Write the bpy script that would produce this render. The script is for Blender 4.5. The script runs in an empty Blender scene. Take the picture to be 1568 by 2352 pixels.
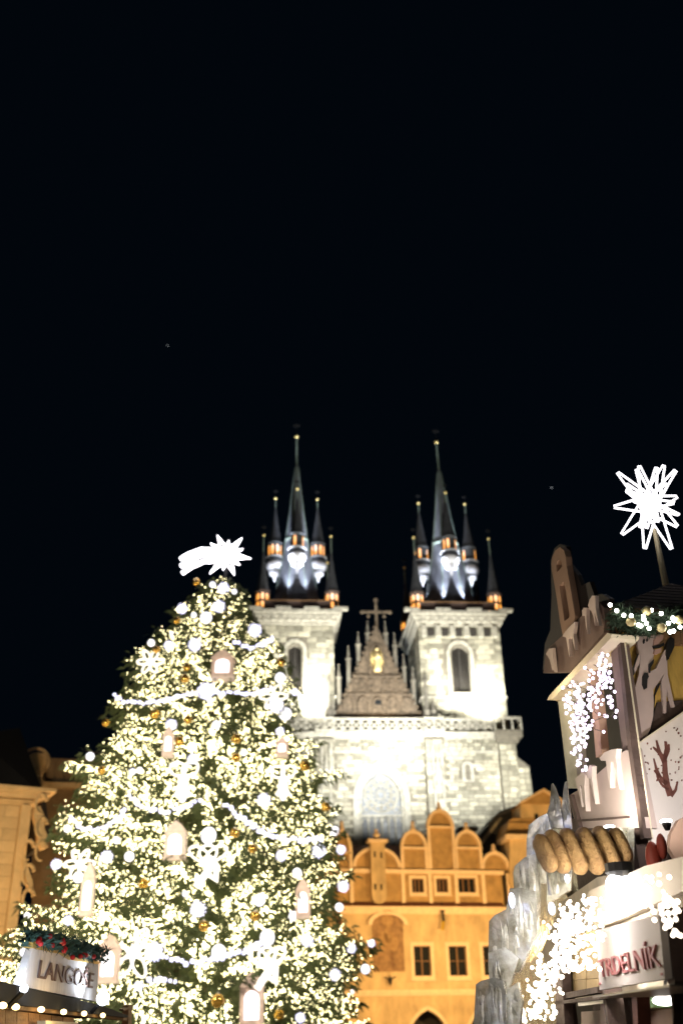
import bpy, math, random
import numpy as np
from mathutils import Vector, Matrix
from mathutils.geometry import tessellate_polygon
R = math.radians
rnd = random.Random(7)
scene = bpy.context.scene
col = scene.collection

# ------------------------------------------------------------------ camera, world, exposure
FPX, W0, H0 = 2300.0, 1568.0, 2352.0
cam_d = bpy.data.cameras.new('camera'); cam = bpy.data.objects.new('camera', cam_d); col.objects.link(cam)
cam_d.sensor_fit = 'HORIZONTAL'; cam_d.sensor_width = 24.0; cam_d.lens = FPX / W0 * 24.0
cam_d.clip_start = 0.1; cam_d.clip_end = 2000
cam.matrix_world = Matrix.Translation((0, 0, 1.6)) @ Matrix.Rotation(R(90 + 27.9), 4, 'X') @ Matrix.Rotation(R(-1.2), 4, 'Z')
cam_d.dof.use_dof = True; cam_d.dof.focus_distance = 8.5; cam_d.dof.aperture_fstop = 1.2
scene.camera = cam
world = bpy.data.worlds.new('World'); scene.world = world; world.use_nodes = True
wn = world.node_tree.nodes; wb = wn['Background']
wb.inputs[0].default_value = (0.20, 0.52, 1.0, 1); wb.inputs[1].default_value = 0.0034
scene.view_settings.view_transform = 'Standard'; scene.view_settings.look = 'None'
scene.view_settings.exposure = 0; scene.view_settings.gamma = 1
scene.cycles.use_denoising = True
scene.cycles.sample_clamp_indirect = 4.0
scene.cycles.max_bounces = 6
scene.cycles.caustics_reflective = False; scene.cycles.caustics_refractive = False
CM = cam.matrix_world.copy(); CO = CM.translation.copy(); CR = CM.to_3x3()

def ray(px, py):
    return CR @ Vector(((px - W0 / 2) / FPX, -(py - H0 / 2) / FPX, -1))
def P(px, py, Y):
    d = ray(px, py); return CO + d * ((Y - CO.y) / d.y)

class Frame:                       # an upright local frame: a along the wall, b into it, z up
    def __init__(s, x, y, deg):
        s.ang = R(deg); s.o = Vector((x, y, 0))
        s.e = Vector((math.cos(s.ang), math.sin(s.ang), 0)); s.n = Vector((-math.sin(s.ang), math.cos(s.ang), 0))
    def hit(s, px, py, b=0.0):
        d = ray(px, py); o = s.o + s.n * b
        p = CO + d * ((o - CO).dot(s.n) / d.dot(s.n)) - s.o
        return (p.dot(s.e), p.z)
    def w(s, a, b, z): return s.o + s.e * a + s.n * b + Vector((0, 0, z))
    def loc(s, p): q = p - s.o; return (q.dot(s.e), q.dot(s.n), p.z)

# ------------------------------------------------------------------ lamps
def spot(name, loc, target, power, color, size=60, blend=0.6, radius=0.15):
    l = bpy.data.lights.new(name, 'SPOT'); l.energy = power; l.color = color; l.spot_size = R(size); l.spot_blend = blend; l.shadow_soft_size = radius
    o = bpy.data.objects.new(name, l); col.objects.link(o); o.location = loc
    o.rotation_euler = (Vector(target) - Vector(loc)).to_track_quat('-Z', 'Y').to_euler(); return o
def point(name, loc, power, color, radius=0.1):
    l = bpy.data.lights.new(name, 'POINT'); l.energy = power; l.color = color; l.shadow_soft_size = radius
    o = bpy.data.objects.new(name, l); col.objects.link(o); o.location = loc; return o
CH = Frame(4.3, 118.1, 4.7)        # church west front
HO = Frame(8.0, 98.0, 13.0)        # gabled house front
COOL, WARMW, SOD = (0.82, 0.87, 1.0), (0.99, 1.0, 0.93), (1.0, 0.60, 0.21)
def chspot(a, b, z, ta, tb, tz, pw, c, size, rad=.2): spot('floodlight', CH.w(a, b, z), CH.w(ta, tb, tz), pw, c, size, .8, rad)
# facade floods from the house roofs below
for a_, pw_ in ((-6.5, 27000), (1.5, 24000), (9.5, 27000)): chspot(a_, -14, 22.5, a_ * .9, 0, 32.0, pw_, WARMW, 80)
chspot(15.5, -9, 25, 15.0, 0, 31, 9000, (1.0, 1.0, 0.88), 70)
chspot(3.0, -19, 22, 0.5, 0, 43, 72000, WARMW, 66)
# tower floods on the terrace behind the balustrade
for a0, pw in ((-10.15, 12500), (10.22, 12500)):
    chspot(a0 + 1.6, -5.2, 35.9, a0 + 1.0, 0, 42.0, pw * 1.45, (1.0, 0.99, 0.86), 105)
chspot(13.2, -3.4, 35.8, 12.8, 0, 37.6, 4500, (1, 1, .90), 90)
chspot(-7.6, -2.6, 35.8, -8.0, 0, 37.6, 3500, (1, 1, .90), 90)
chspot(4.2, 6.5, 36.2, 5.2, 6.5, 44, 1600, (0.6, .8, 1.0), 80)
for a0, w0 in ((-10.15, 4.45), (10.22, 5.08)):
    for da in (-1.25, 1.25): chspot(a0 + da * 1.1, w0 - 4.2, 51.6, a0 + da * .85, w0 - .8, 59.5, 13000, COOL, 32, .06); chspot(a0 + da * 1.3, w0 - 5.0, 51.9, a0 + da * .5, w0 - .5, 66, 42000, COOL, 24, .06)
    for sg in (-1, 1): chspot(a0 + sg * 4.3, w0 - 1.0, 51.6, a0 + sg * 1.9, w0 - .4, 59.0, 7500, COOL, 34, .06)
    chspot(a0, w0 - 5.3, 51.8, a0, w0 - 3.0, 57.6, 1500, COOL, 36, .06)
    chspot(a0 * .6, -34, 21, a0, w0, 66, 24000, (.92, .96, 1), 26, .2)
# statue in the gable
chspot(-.35, -3.2, 38.5, -.35, 0, 43.6, 800, (1, .74, .34), 30)
chspot(-.35, -7, 34.6, -.35, 0, 40, 1900, (1, .76, .46), 80)
# sodium street lamps in front of the house and the palaces
for a, b, z, pw in ((-7, -15, 8, 7400), (3, -14, 8, 8200), (14, -18, 8, 4400)):
    point('street_or_fill_lamp', HO.w(a, b, z), pw, SOD, .2)
for xy in ((-11, 30, 8.5), (1.5, 30, 8.5)): point('street_or_fill_lamp', xy, 4200, (1, .86, .62), .25)  # unseen fill lamps, added to brighten the tree front and its lanterns
point('street_or_fill_lamp', (-19.5, 45, 6.5), 3300, (1, .62, .25), .2)
point('street_or_fill_lamp', (-15, 58, 5), 3800, (1, .6, .25), .2)

# ------------------------------------------------------------------ materials
def mat(name, color=(.5, .5, .5), rough=.7, metal=0.0, emit=None, es=0.0, noise=0.0, nscale=3.0, bump=0.0, bscale=30.0, tone=0.0, streak=None, trans=0.0, alt=None, wear=None):
    m = bpy.data.materials.new(name); m.use_nodes = True; nt = m.node_tree; N = nt.nodes; L = nt.links
    bs = N['Principled BSDF']
    bs.inputs['Base Color'].default_value = (*color, 1); bs.inputs['Roughness'].default_value = rough; bs.inputs['Metallic'].default_value = metal
    if trans: bs.inputs['Transmission Weight'].default_value = trans
    if emit: bs.inputs['Emission Color'].default_value = (*emit, 1); bs.inputs['Emission Strength'].default_value = es
    if noise or tone or alt:
        tc = N.new('ShaderNodeTexCoord'); mp = N.new('ShaderNodeMapping'); L.new(tc.outputs['Object'], mp.inputs[0])
        if streak: mp.inputs['Scale'].default_value = streak
        nz = N.new('ShaderNodeTexNoise'); nz.inputs['Scale'].default_value = nscale; nz.inputs['Detail'].default_value = 6; nz.inputs['Roughness'].default_value = .62
        L.new(mp.outputs[0], nz.inputs[0])
        rp = N.new('ShaderNodeValToRGB'); rp.color_ramp.elements[0].position = .3; rp.color_ramp.elements[1].position = .7
        a = alt if alt else tuple(c * (1 - noise) for c in color); b = color if alt else tuple(min(1, c * (1 + noise * .6)) for c in color)
        rp.color_ramp.elements[0].color = (*a, 1); rp.color_ramp.elements[1].color = (*b, 1)
        L.new(nz.outputs[0], rp.inputs[0]); out = rp.outputs[0]
        if tone:
            at = N.new('ShaderNodeAttribute'); at.attribute_name = 'tone'
            oi = N.new('ShaderNodeObjectInfo'); ad = N.new('ShaderNodeMath'); ad.operation = 'ADD'
            L.new(at.outputs['Fac'], ad.inputs[0]); L.new(oi.outputs['Random'], ad.inputs[1])
            fr = N.new('ShaderNodeMath'); fr.operation = 'FRACT'; L.new(ad.outputs[0], fr.inputs[0])
            mr = N.new('ShaderNodeMapRange'); mr.inputs['To Min'].default_value = 1 - tone; mr.inputs['To Max'].default_value = 1 + tone * .5; L.new(fr.outputs[0], mr.inputs[0])
            mx = N.new('ShaderNodeMix'); mx.data_type = 'RGBA'; mx.blend_type = 'MULTIPLY'; mx.inputs[0].default_value = 1
            L.new(out, mx.inputs[6]); L.new(mr.outputs[0], mx.inputs[7]); out = mx.outputs[2]
        L.new(out, bs.inputs['Base Color'])
        if bump:
            n2 = N.new('ShaderNodeTexNoise'); n2.inputs['Scale'].default_value = bscale; n2.inputs['Detail'].default_value = 4; L.new(tc.outputs['Object'], n2.inputs[0])
            bp = N.new('ShaderNodeBump'); bp.inputs['Strength'].default_value = bump; bp.inputs['Distance'].default_value = .05
            L.new(n2.outputs[0], bp.inputs['Height']); L.new(bp.outputs[0], bs.inputs['Normal'])
    return m
def lightmat(name, c, s):
    m = bpy.data.materials.new(name); m.use_nodes = True; N = m.node_tree.nodes; bs = N['Principled BSDF']
    bs.inputs['Base Color'].default_value = (.8, .8, .8, 1); bs.inputs['Emission Color'].default_value = (*c, 1); bs.inputs['Emission Strength'].default_value = s
    return m
M = dict(
    stone=mat('sandstone', (.37, .35, .275), .9, alt=(.20, .18, .135), nscale=.5, bump=.5, bscale=9, tone=.55),
    stone_dark=mat('weathered_sandstone', (.15, .135, .11), .95, noise=.5, nscale=1.6, bump=.5, bscale=8, tone=.3),
    trim=mat('carved_sandstone', (.33, .31, .26), .9, noise=.45, nscale=2.2, bump=.4, bscale=12),
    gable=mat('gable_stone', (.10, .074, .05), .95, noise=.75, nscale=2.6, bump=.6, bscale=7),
    mortar=mat('mortar_joint', (.13, .115, .09), .95, noise=.3, nscale=2),
    slate=mat('spire_slate', (.12, .13, .155), .75, noise=.5, nscale=2.5, bump=.8, bscale=14, streak=(1, 1, .35)),
    slate_dark=mat('dark_slate', (.035, .037, .042), .8, noise=.4, nscale=3, bump=.4, bscale=14),
    corbel=mat('pale_turret_render', (.36, .36, .37), .8, noise=.15, nscale=4),
    gold=mat('gilded_copper', (.95, .75, .30), .4, .35),
    verdigris=mat('verdigris_copper', (.17, .22, .18), .6, noise=.3, nscale=3),
    iron=mat('black_iron', (.03, .03, .032), .5, .6),
    turret_glow=lightmat('turret_window_glow', (1.0, .38, .05), 1.7),
    louvre=mat('dark_louvre', (.022, .018, .015), .85, noise=.3, nscale=6),
    glass_lead=mat('leaded_glass', (.17, .18, .20), .35, noise=.3, nscale=3, tone=.35),
    glass_dark=mat('dark_window_glass', (.012, .014, .016), .5),
    plaster=mat('ochre_plaster', (.62, .46, .27), .9, noise=.36, nscale=.9, bump=.3, bscale=6, streak=(1, 1, .45)),
    plaster_in=mat('deep_ochre_plaster', (.42, .27, .12), .9, noise=.35, nscale=1.1, bump=.25, bscale=6),
    plaster_trim=mat('cream_plaster_trim', (.80, .62, .44), .85, noise=.14, nscale=2.2, bump=.2, bscale=9),
    fresco=mat('faded_fresco', (.40, .25, .13), .9, alt=(.15, .08, .045), noise=.5, nscale=1.5),
    rooftile=mat('red_clay_tiles', (.20, .075, .045), .9, noise=.45, nscale=8, bump=.6, bscale=20),
    sash=mat('brown_sash', (.22, .11, .05), .6, noise=.2, nscale=8),
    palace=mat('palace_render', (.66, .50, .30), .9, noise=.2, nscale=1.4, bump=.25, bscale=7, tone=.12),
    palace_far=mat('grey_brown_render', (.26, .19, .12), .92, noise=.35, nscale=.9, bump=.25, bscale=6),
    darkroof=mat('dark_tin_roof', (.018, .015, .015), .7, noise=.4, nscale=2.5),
    needles=mat('spruce_needles', (.075, .09, .028), .75, alt=(.028, .048, .016), noise=.4, nscale=1.3),
    bark=mat('spruce_bark', (.09, .06, .04), .95, noise=.4, nscale=5),
    bulb=lightmat('warm_bulb', (1.0, .88, .46), 10.0),
    bulb_off=mat('cable', (.01, .012, .01), .6),
    globe=lightmat('white_globe_glow', (.90, .88, 1.0), 1.5),
    bead=lightmat('cool_bead_glow', (.62, .62, 1.0), 1.9),
    cometlight=lightmat('comet_glow', (.97, .94, 1.0), 7.0),
    starlight=lightmat('star_glow', (.97, .94, 1.0), 2.4),
    lampglow=lightmat('lamp_glow', (1, .96, .9), 26.0),
    coolglow=lightmat('cool_lamp_glow', (.8, .9, 1.0), 9.0),
    lantern=mat('painted_lantern', (.72, .60, .56), .7, noise=.2, nscale=6),
    lantern_red=mat('red_lantern_paint', (.70, .55, .51), .7, noise=.2, nscale=6),
    lanternglow=lightmat('lantern_pane_glow', (1.0, .90, .97), 1.8),
    goldball=mat('amber_bauble', (.75, .45, .10), .18, .85),
    figwire=lightmat('wire_figure_glow', (1.0, .93, .80), 1.35),
    wood=mat('warm_timber', (.30, .17, .08), .7, noise=.4, nscale=3, streak=(1, 1, 9), bump=.2),
    wood_dark=mat('dark_timber', (.085, .055, .045), .8, noise=.4, nscale=4, bump=.3, bscale=14),
    board_brown=mat('brown_cutout_board', (.17, .12, .105), .85, noise=.25, nscale=2.5),
    board_tan=mat('tan_cutout_board', (.36, .235, .165), .8, noise=.15, nscale=3),
    board_pink=mat('pinkish_snow_board', (.50, .40, .36), .85, noise=.1, nscale=3),
    ice_paint=mat('painted_icicle', (.62, .53, .48), .7, noise=.1, nscale=4),
    cream=mat('cream_moulding', (.72, .65, .48), .6, noise=.1, nscale=4),
    whiteboard=mat('white_panel', (.74, .68, .63), .75, noise=.06, nscale=3),
    donkey=mat('donkey_paint', (.56, .44, .40), .8, noise=.08, nscale=4),
    muzzle=mat('pink_muzzle_paint', (.50, .30, .24), .8),
    blackpaint=mat('black_paint', (.012, .011, .011), .6),
    yellowbg=mat('yellow_straw_board', (.62, .40, .09), .8, noise=.35, nscale=9, streak=(1, 1, .3)),
    redbranch=mat('red_brown_paint', (.16, .06, .045), .8, noise=.4, nscale=5),
    garland=mat('fir_garland', (.011, .028, .011), .8),
    garland_teal=mat('teal_fir_garland', (.02, .06, .05), .8),
    berry=mat('red_berry', (.42, .02, .025), .3),
    pastry=mat('baked_pastry', (.36, .225, .085), .8, alt=(.17, .09, .032), noise=.4, nscale=6, bump=.5, bscale=50),
    icesheet=mat('cracked_ice_sheet', (.74, .74, .64), .2, alt=(.22, .20, .12), noise=.4, nscale=5.5, streak=(1.6, 1.6, 1.3), bump=.3, bscale=9, tone=.45, trans=.3),
    redoval=mat('red_ornament_paint', (.40, .07, .045), .6, noise=.15, nscale=5),
    redletter=mat('red_lettering', (.52, .19, .19), .7),
    brownletter=mat('brown_lettering', (.10, .055, .045), .7),
    signgrey=mat('weathered_sign_board', (.66, .63, .63), .8, noise=.22, nscale=5, streak=(3, 1, .5)),
    goldtrim=mat('gold_sign_edge', (.55, .36, .10), .5, .3),
    tileboard=mat('tan_tile_board', (.50, .37, .18), .7, noise=.2, nscale=5, tone=.3),
    greenpanel=mat('green_panel', (.10, .22, .10), .6), metal=mat('grey_metal', (.35, .35, .35), .35, .8),
    redcloth=mat('red_flag_cloth', (.22, .02, .02), .8), yellowcloth=mat('yellow_flag_cloth', (.45, .30, .02), .8), darkcloth=mat('dark_flag_cloth', (.03, .025, .02), .8),
    cobbles=mat('granite_cobbles', (.14, .13, .12), .8, noise=.4, nscale=6, bump=.6, bscale=8),
    rubber=mat('black_awning', (.008, .008, .009), 1.0),
    skirt=mat('turret_skirt', (.03, .033, .04), .8),
    flank=mat('spire_edge', (.05, .055, .06), .7),
    starpt=lightmat('distant_star', (.9, .95, 1.0), 1.0),
)

M['glass_dark'].node_tree.nodes['Principled BSDF'].inputs['Specular IOR Level'].default_value = .04
# ------------------------------------------------------------------ mesh builder
class MB:
    def __init__(s): s.v = []; s.f = []; s.t = []; s.T = None
    def add(s, vs, fs, tone=0.0):
        k = len(s.v)
        if s.T is not None: vs = [tuple(s.T @ Vector(q)) for q in vs]
        s.v += [tuple(q) for q in vs]; s.f += [tuple(i + k for i in f) for f in fs]; s.t += [tone] * len(fs); return s
    def box(s, a0, a1, b0, b1, z0, z1, tone=0.0):
        return s.add([(a0, b0, z0), (a1, b0, z0), (a1, b1, z0), (a0, b1, z0), (a0, b0, z1), (a1, b0, z1), (a1, b1, z1), (a0, b1, z1)],
                     [(0, 3, 2, 1), (4, 5, 6, 7), (0, 1, 5, 4), (1, 2, 6, 5), (2, 3, 7, 6), (3, 0, 4, 7)], tone)
    def prism(s, poly, b0, b1, holes=(), tone=0.0):          # poly of (a, z) extruded from b0 (front) to b1
        loops = [list(poly)] + [list(h) for h in holes]
        flat = [q for l in loops for q in l]; n = len(flat)
        tris = tessellate_polygon([[Vector((q[0], q[1], 0)) for q in l] for l in loops])
        vs = [(q[0], b0, q[1]) for q in flat] + [(q[0], b1, q[1]) for q in flat]; fs = []
        for t in tris:
            p0, p1, p2 = (flat[i] for i in t)
            ar = (p1[0] - p0[0]) * (p2[1] - p0[1]) - (p2[0] - p0[0]) * (p1[1] - p0[1])
            t = t if ar > 0 else (t[0], t[2], t[1])
            fs += [(t[0], t[1], t[2]), (t[0] + n, t[2] + n, t[1] + n)]
        k = 0
        for li, l in enumerate(loops):
            m = len(l); A = sum(l[i][0] * l[(i + 1) % m][1] - l[(i + 1) % m][0] * l[i][1] for i in range(m))
            ccw = (A > 0) == (li == 0)
            for i in range(m):
                i0, i1 = k + i, k + (i + 1) % m
                fs.append((i1, i0, i0 + n, i1 + n) if ccw else (i0, i1, i1 + n, i0 + n))
            k += m
        return s.add(vs, fs, tone)
    def lathe(s, prof, c=(0, 0), n=12, ph=0.0, tone=0.0):    # prof of (r, z)
        vs, fs = [], []
        for r, z in prof:
            for i in range(n):
                t = ph + 2 * math.pi * i / n; vs.append((c[0] + r * math.cos(t), c[1] + r * math.sin(t), z))
        for j in range(len(prof) - 1):
            for i in range(n):
                i1 = (i + 1) % n; fs.append((j * n + i, j * n + i1, (j + 1) * n + i1, (j + 1) * n + i))
        fs.append(tuple(range(n - 1, -1, -1))); fs.append(tuple(range((len(prof) - 1) * n, len(prof) * n)))
        return s.add(vs, fs, tone)
    def tube(s, pts, r, n=6, closed=False, tone=0.0):
        pts = [Vector(p) for p in pts]; m = len(pts); vs = []; fs = []
        for i, p in enumerate(pts):
            d = (pts[(i + 1) % m] - pts[i - 1]) if closed else (pts[min(i + 1, m - 1)] - pts[max(i - 1, 0)])
            d = d.normalized() if d.length > 1e-9 else Vector((0, 0, 1))
            u = d.cross(Vector((0, 0, 1)) if abs(d.z) < .9 else Vector((0, 1, 0))).normalized(); w = d.cross(u)
            rr = r[i] if isinstance(r, (list, tuple)) else r
            for k in range(n):
                t = 2 * math.pi * k / n; vs.append(tuple(p + (u * math.cos(t) + w * math.sin(t)) * rr))
        for i in range(m if closed else m - 1):
            j = (i + 1) % m
            for k in range(n): k1 = (k + 1) % n; fs.append((i * n + k, i * n + k1, j * n + k1, j * n + k))
        if not closed: fs.append(tuple(range(n - 1, -1, -1))); fs.append(tuple(range((m - 1) * n, m * n)))
        return s.add(vs, fs, tone)
    def ball(s, c, r, n=10, m=6, sc=(1, 1, 1), tone=0.0):
        vs = [(c[0], c[1], c[2] - r * sc[2])]; fs = []
        for j in range(1, m):
            t = math.pi * j / m
            for i in range(n):
                p = 2 * math.pi * i / n
                vs.append((c[0] + r * sc[0] * math.sin(t) * math.cos(p), c[1] + r * sc[1] * math.sin(t) * math.sin(p), c[2] - r * sc[2] * math.cos(t)))
        vs.append((c[0], c[1], c[2] + r * sc[2])); q = len(vs) - 1
        for i in range(n): fs.append((0, 1 + (i + 1) % n, 1 + i)); fs.append((q, 1 + (m - 2) * n + i, 1 + (m - 2) * n + (i + 1) % n))
        for j in range(m - 2):
            for i in range(n):
                i1 = (i + 1) % n; fs.append((1 + j * n + i, 1 + j * n + i1, 1 + (j + 1) * n + i1, 1 + (j + 1) * n + i))
        return s.add(vs, fs, tone)
    def mesh(s, name, m, smooth=False):
        me = bpy.data.meshes.new(name); me.from_pydata(s.v, [], s.f)
        if any(s.t):
            at = me.attributes.new('tone', 'FLOAT', 'FACE'); at.data.foreach_set('value', s.t)
        if smooth:
            me.polygons.foreach_set('use_smooth', [True] * len(me.polygons))
        me.materials.append(m); me.update(); return me
    def build(s, name, m, parent=None, smooth=False, kind=None, label=None):
        o = bpy.data.objects.new(name, s.mesh(name, m, smooth)); col.objects.link(o)
        if parent: o.parent = parent
        if kind: o['kind'] = kind
        if label: o['label'] = label
        return o
def inst(name, me, parent, loc=(0, 0, 0), rot=(0, 0, 0), scale=(1, 1, 1)):
    o = bpy.data.objects.new(name, me); col.objects.link(o); o.parent = parent; o.location = loc; o.rotation_euler = rot; o.scale = scale; return o
def tag(o, label, cat, group=None, kind=None):
    o['label'] = label; o['category'] = cat
    if group: o['group'] = group
    if kind: o['kind'] = kind
    return o
def thing(name, label, cat, frame=None, loc=None, group=None):
    o = bpy.data.objects.new(name, None); col.objects.link(o); o.empty_display_size = .2
    if frame: o.location = frame.o; o.rotation_euler = (0, 0, frame.ang)
    if loc is not None: o.location = loc
    return tag(o, label, cat, group)
def arch_poly(c, half, z0, zs, zt, n=12, pointed=False):
    pts = [(c - half, z0), (c + half, z0)]
    if not pointed:
        for i in range(n + 1): t = math.pi * i / n; pts.append((c + half * math.cos(t), zs + (zt - zs) * math.sin(t)))
    else:
        for i in range(n + 1):
            u = i / n; pts.append((c + half * (1 - u) ** .62 if u < 1 else c, zs + (zt - zs) * u)) if False else None
        m = n // 2; h = zt - zs; Rr = (half * half + h * h) / (2 * half); tm = math.asin(min(1, h / Rr))
        for i in range(m + 1): t = tm * i / m; pts.append((c + half - Rr + Rr * math.cos(t), zs + Rr * math.sin(t)))
        for i in range(m - 1, -1, -1): t = tm * i / m; pts.append((c - half + Rr - Rr * math.cos(t), zs + Rr * math.sin(t)))
    out = []
    for q in pts:
        if not out or abs(q[0] - out[-1][0]) + abs(q[1] - out[-1][1]) > 1e-4: out.append(q)
    return out
def ellipse(c, rx, rz, n=20, rot=0):
    return [(c[0] + rx * math.cos(t) * math.cos(rot) - rz * math.sin(t) * math.sin(rot), c[1] + rx * math.cos(t) * math.sin(rot) + rz * math.sin(t) * math.cos(rot)) for t in [2 * math.pi * i / n for i in range(n)]]
def text_mesh(name, body, m, depth=.02, sx=1, sz=1):
    cu = bpy.data.curves.new(name, 'FONT'); cu.body = body; cu.extrude = depth / 2; cu.resolution_u = 3
    o = bpy.data.objects.new(name, cu); col.objects.link(o); bpy.context.view_layer.update()
    me = bpy.data.meshes.new_from_object(o.evaluated_get(bpy.context.evaluated_depsgraph_get())); bpy.data.objects.remove(o)
    xs = [v.co.x for v in me.vertices]; ys = [v.co.y for v in me.vertices]; x0, x1, y0, y1 = min(xs), max(xs), min(ys), max(ys)
    for v in me.vertices:
        x, y, z = v.co; v.co = (((x - x0) / (x1 - x0)) * sx, -z, ((y - y0) / (y1 - y0)) * sz)
    me.materials.clear(); me.materials.append(m); me.name = name; return me

# ================================================================== ground
g = MB().add([(-600, -600, 0), (600, -600, 0), (600, 900, 0), (-600, 900, 0)], [(0, 1, 2, 3)]).build('ground', M['cobbles']); g['kind'] = 'structure'
for (px, py), lab in (((385, 793), 'tiny star high over the christmas tree'), ((1266, 1120), 'tiny star between the church spires and the glowing star')):
    o = MB().ball((0, 0, 0), .35, 8, 6).build('night_star', M['starpt']); o.location = P(px, py, 700); tag(o, lab, 'star', 'stars in the night sky')

# ================================================================== church
church = thing('gothic_church', 'floodlit gothic stone church with two spired towers behind the ochre gabled house', 'church', CH)
TW = [(-10.15, 4.45), (10.22, 5.08)]
ZB, ZS, ZC = 33.8, 38.55, 47.9
stone_me = []
for k in range(5):
    q = [(x + rnd.uniform(-.02, .02), y, z + rnd.uniform(-.03, .03)) for x, y, z in ((-.5, 0, -.5), (.5, 0, -.5), (.5, 0, .5), (-.5, 0, .5))]
    f = [(x * .93 + rnd.uniform(-.01, .01), -1 + rnd.uniform(-.25, .25), z * .9) for x, y, z in q]
    mb = MB().add(q + f, [(0, 1, 5, 4), (1, 2, 6, 5), (2, 3, 7, 6), (3, 0, 4, 7), (4, 5, 6, 7)])
    stone_me.append(mb.mesh('stone', M['stone']))
n_stone = [0]
def stones(a0, a1, z0, z1, ch, wr, b, skip, mass, parent, singles, axis='a', plane=0.0, proud=.06):
    z = z0; row = 0
    while z < z1 - .05:
        h = min(ch * rnd.uniform(.88, 1.14), z1 - z); a = a0 - (rnd.random() * wr[0] * .6 if row % 2 else 0); row += 1
        while a < a1:
            w = rnd.uniform(*wr); l, r_ = max(a, a0), min(a + w, a1); a += w
            if r_ - l < .12 or skip((l + r_) / 2, z + h / 2, (r_ - l) / 2): continue
            d = proud * rnd.uniform(.5, 1.5); c = ((l + r_) / 2, z + h / 2); gp = .06
            if singles and n_stone[0] < 298:
                n_stone[0] += 1
                if axis == 'a': inst('stone', rnd.choice(stone_me), parent, (c[0], b, c[1]), (0, 0, 0), (r_ - l - gp, d, h - gp))
                else: inst('stone', rnd.choice(stone_me), parent, (plane, c[0], c[1]), (0, 0, -math.pi / 2), (r_ - l - gp, d, h - gp))
            else:
                t = rnd.random(); x0, x1, y0, y1 = l + gp / 2, r_ - gp / 2, z + gp / 2, z + h - gp / 2; i = .03
                if axis == 'a': vs = [(x0, b, y0), (x1, b, y0), (x1, b, y1), (x0, b, y1), (x0 + i, b - d, y0 + i), (x1 - i, b - d, y0 + i), (x1 - i, b - d, y1 - i), (x0 + i, b - d, y1 - i)]
                else: vs = [(plane, x1, y0), (plane, x0, y0), (plane, x0, y1), (plane, x1, y1), (plane - d, x1 - i, y0 + i), (plane - d, x0 + i, y0 + i), (plane - d, x0 + i, y1 - i), (plane - d, x1 - i, y1 - i)]
                mass.add(vs, [(0, 1, 5, 4), (1, 2, 6, 5), (2, 3, 7, 6), (3, 0, 4, 7), (4, 5, 6, 7)], t)
        z += h
win_a = MB().prism(arch_poly(0, .16, 59.45, 60.6, 60.85, 6), -.855, -.82).mesh('lit_window', M['turret_glow'])
win_b = MB().prism(arch_poly(0, .17, 0, .6, .85, 6), -.80, -.76).mesh('lit_window', M['turret_glow'])
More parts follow.
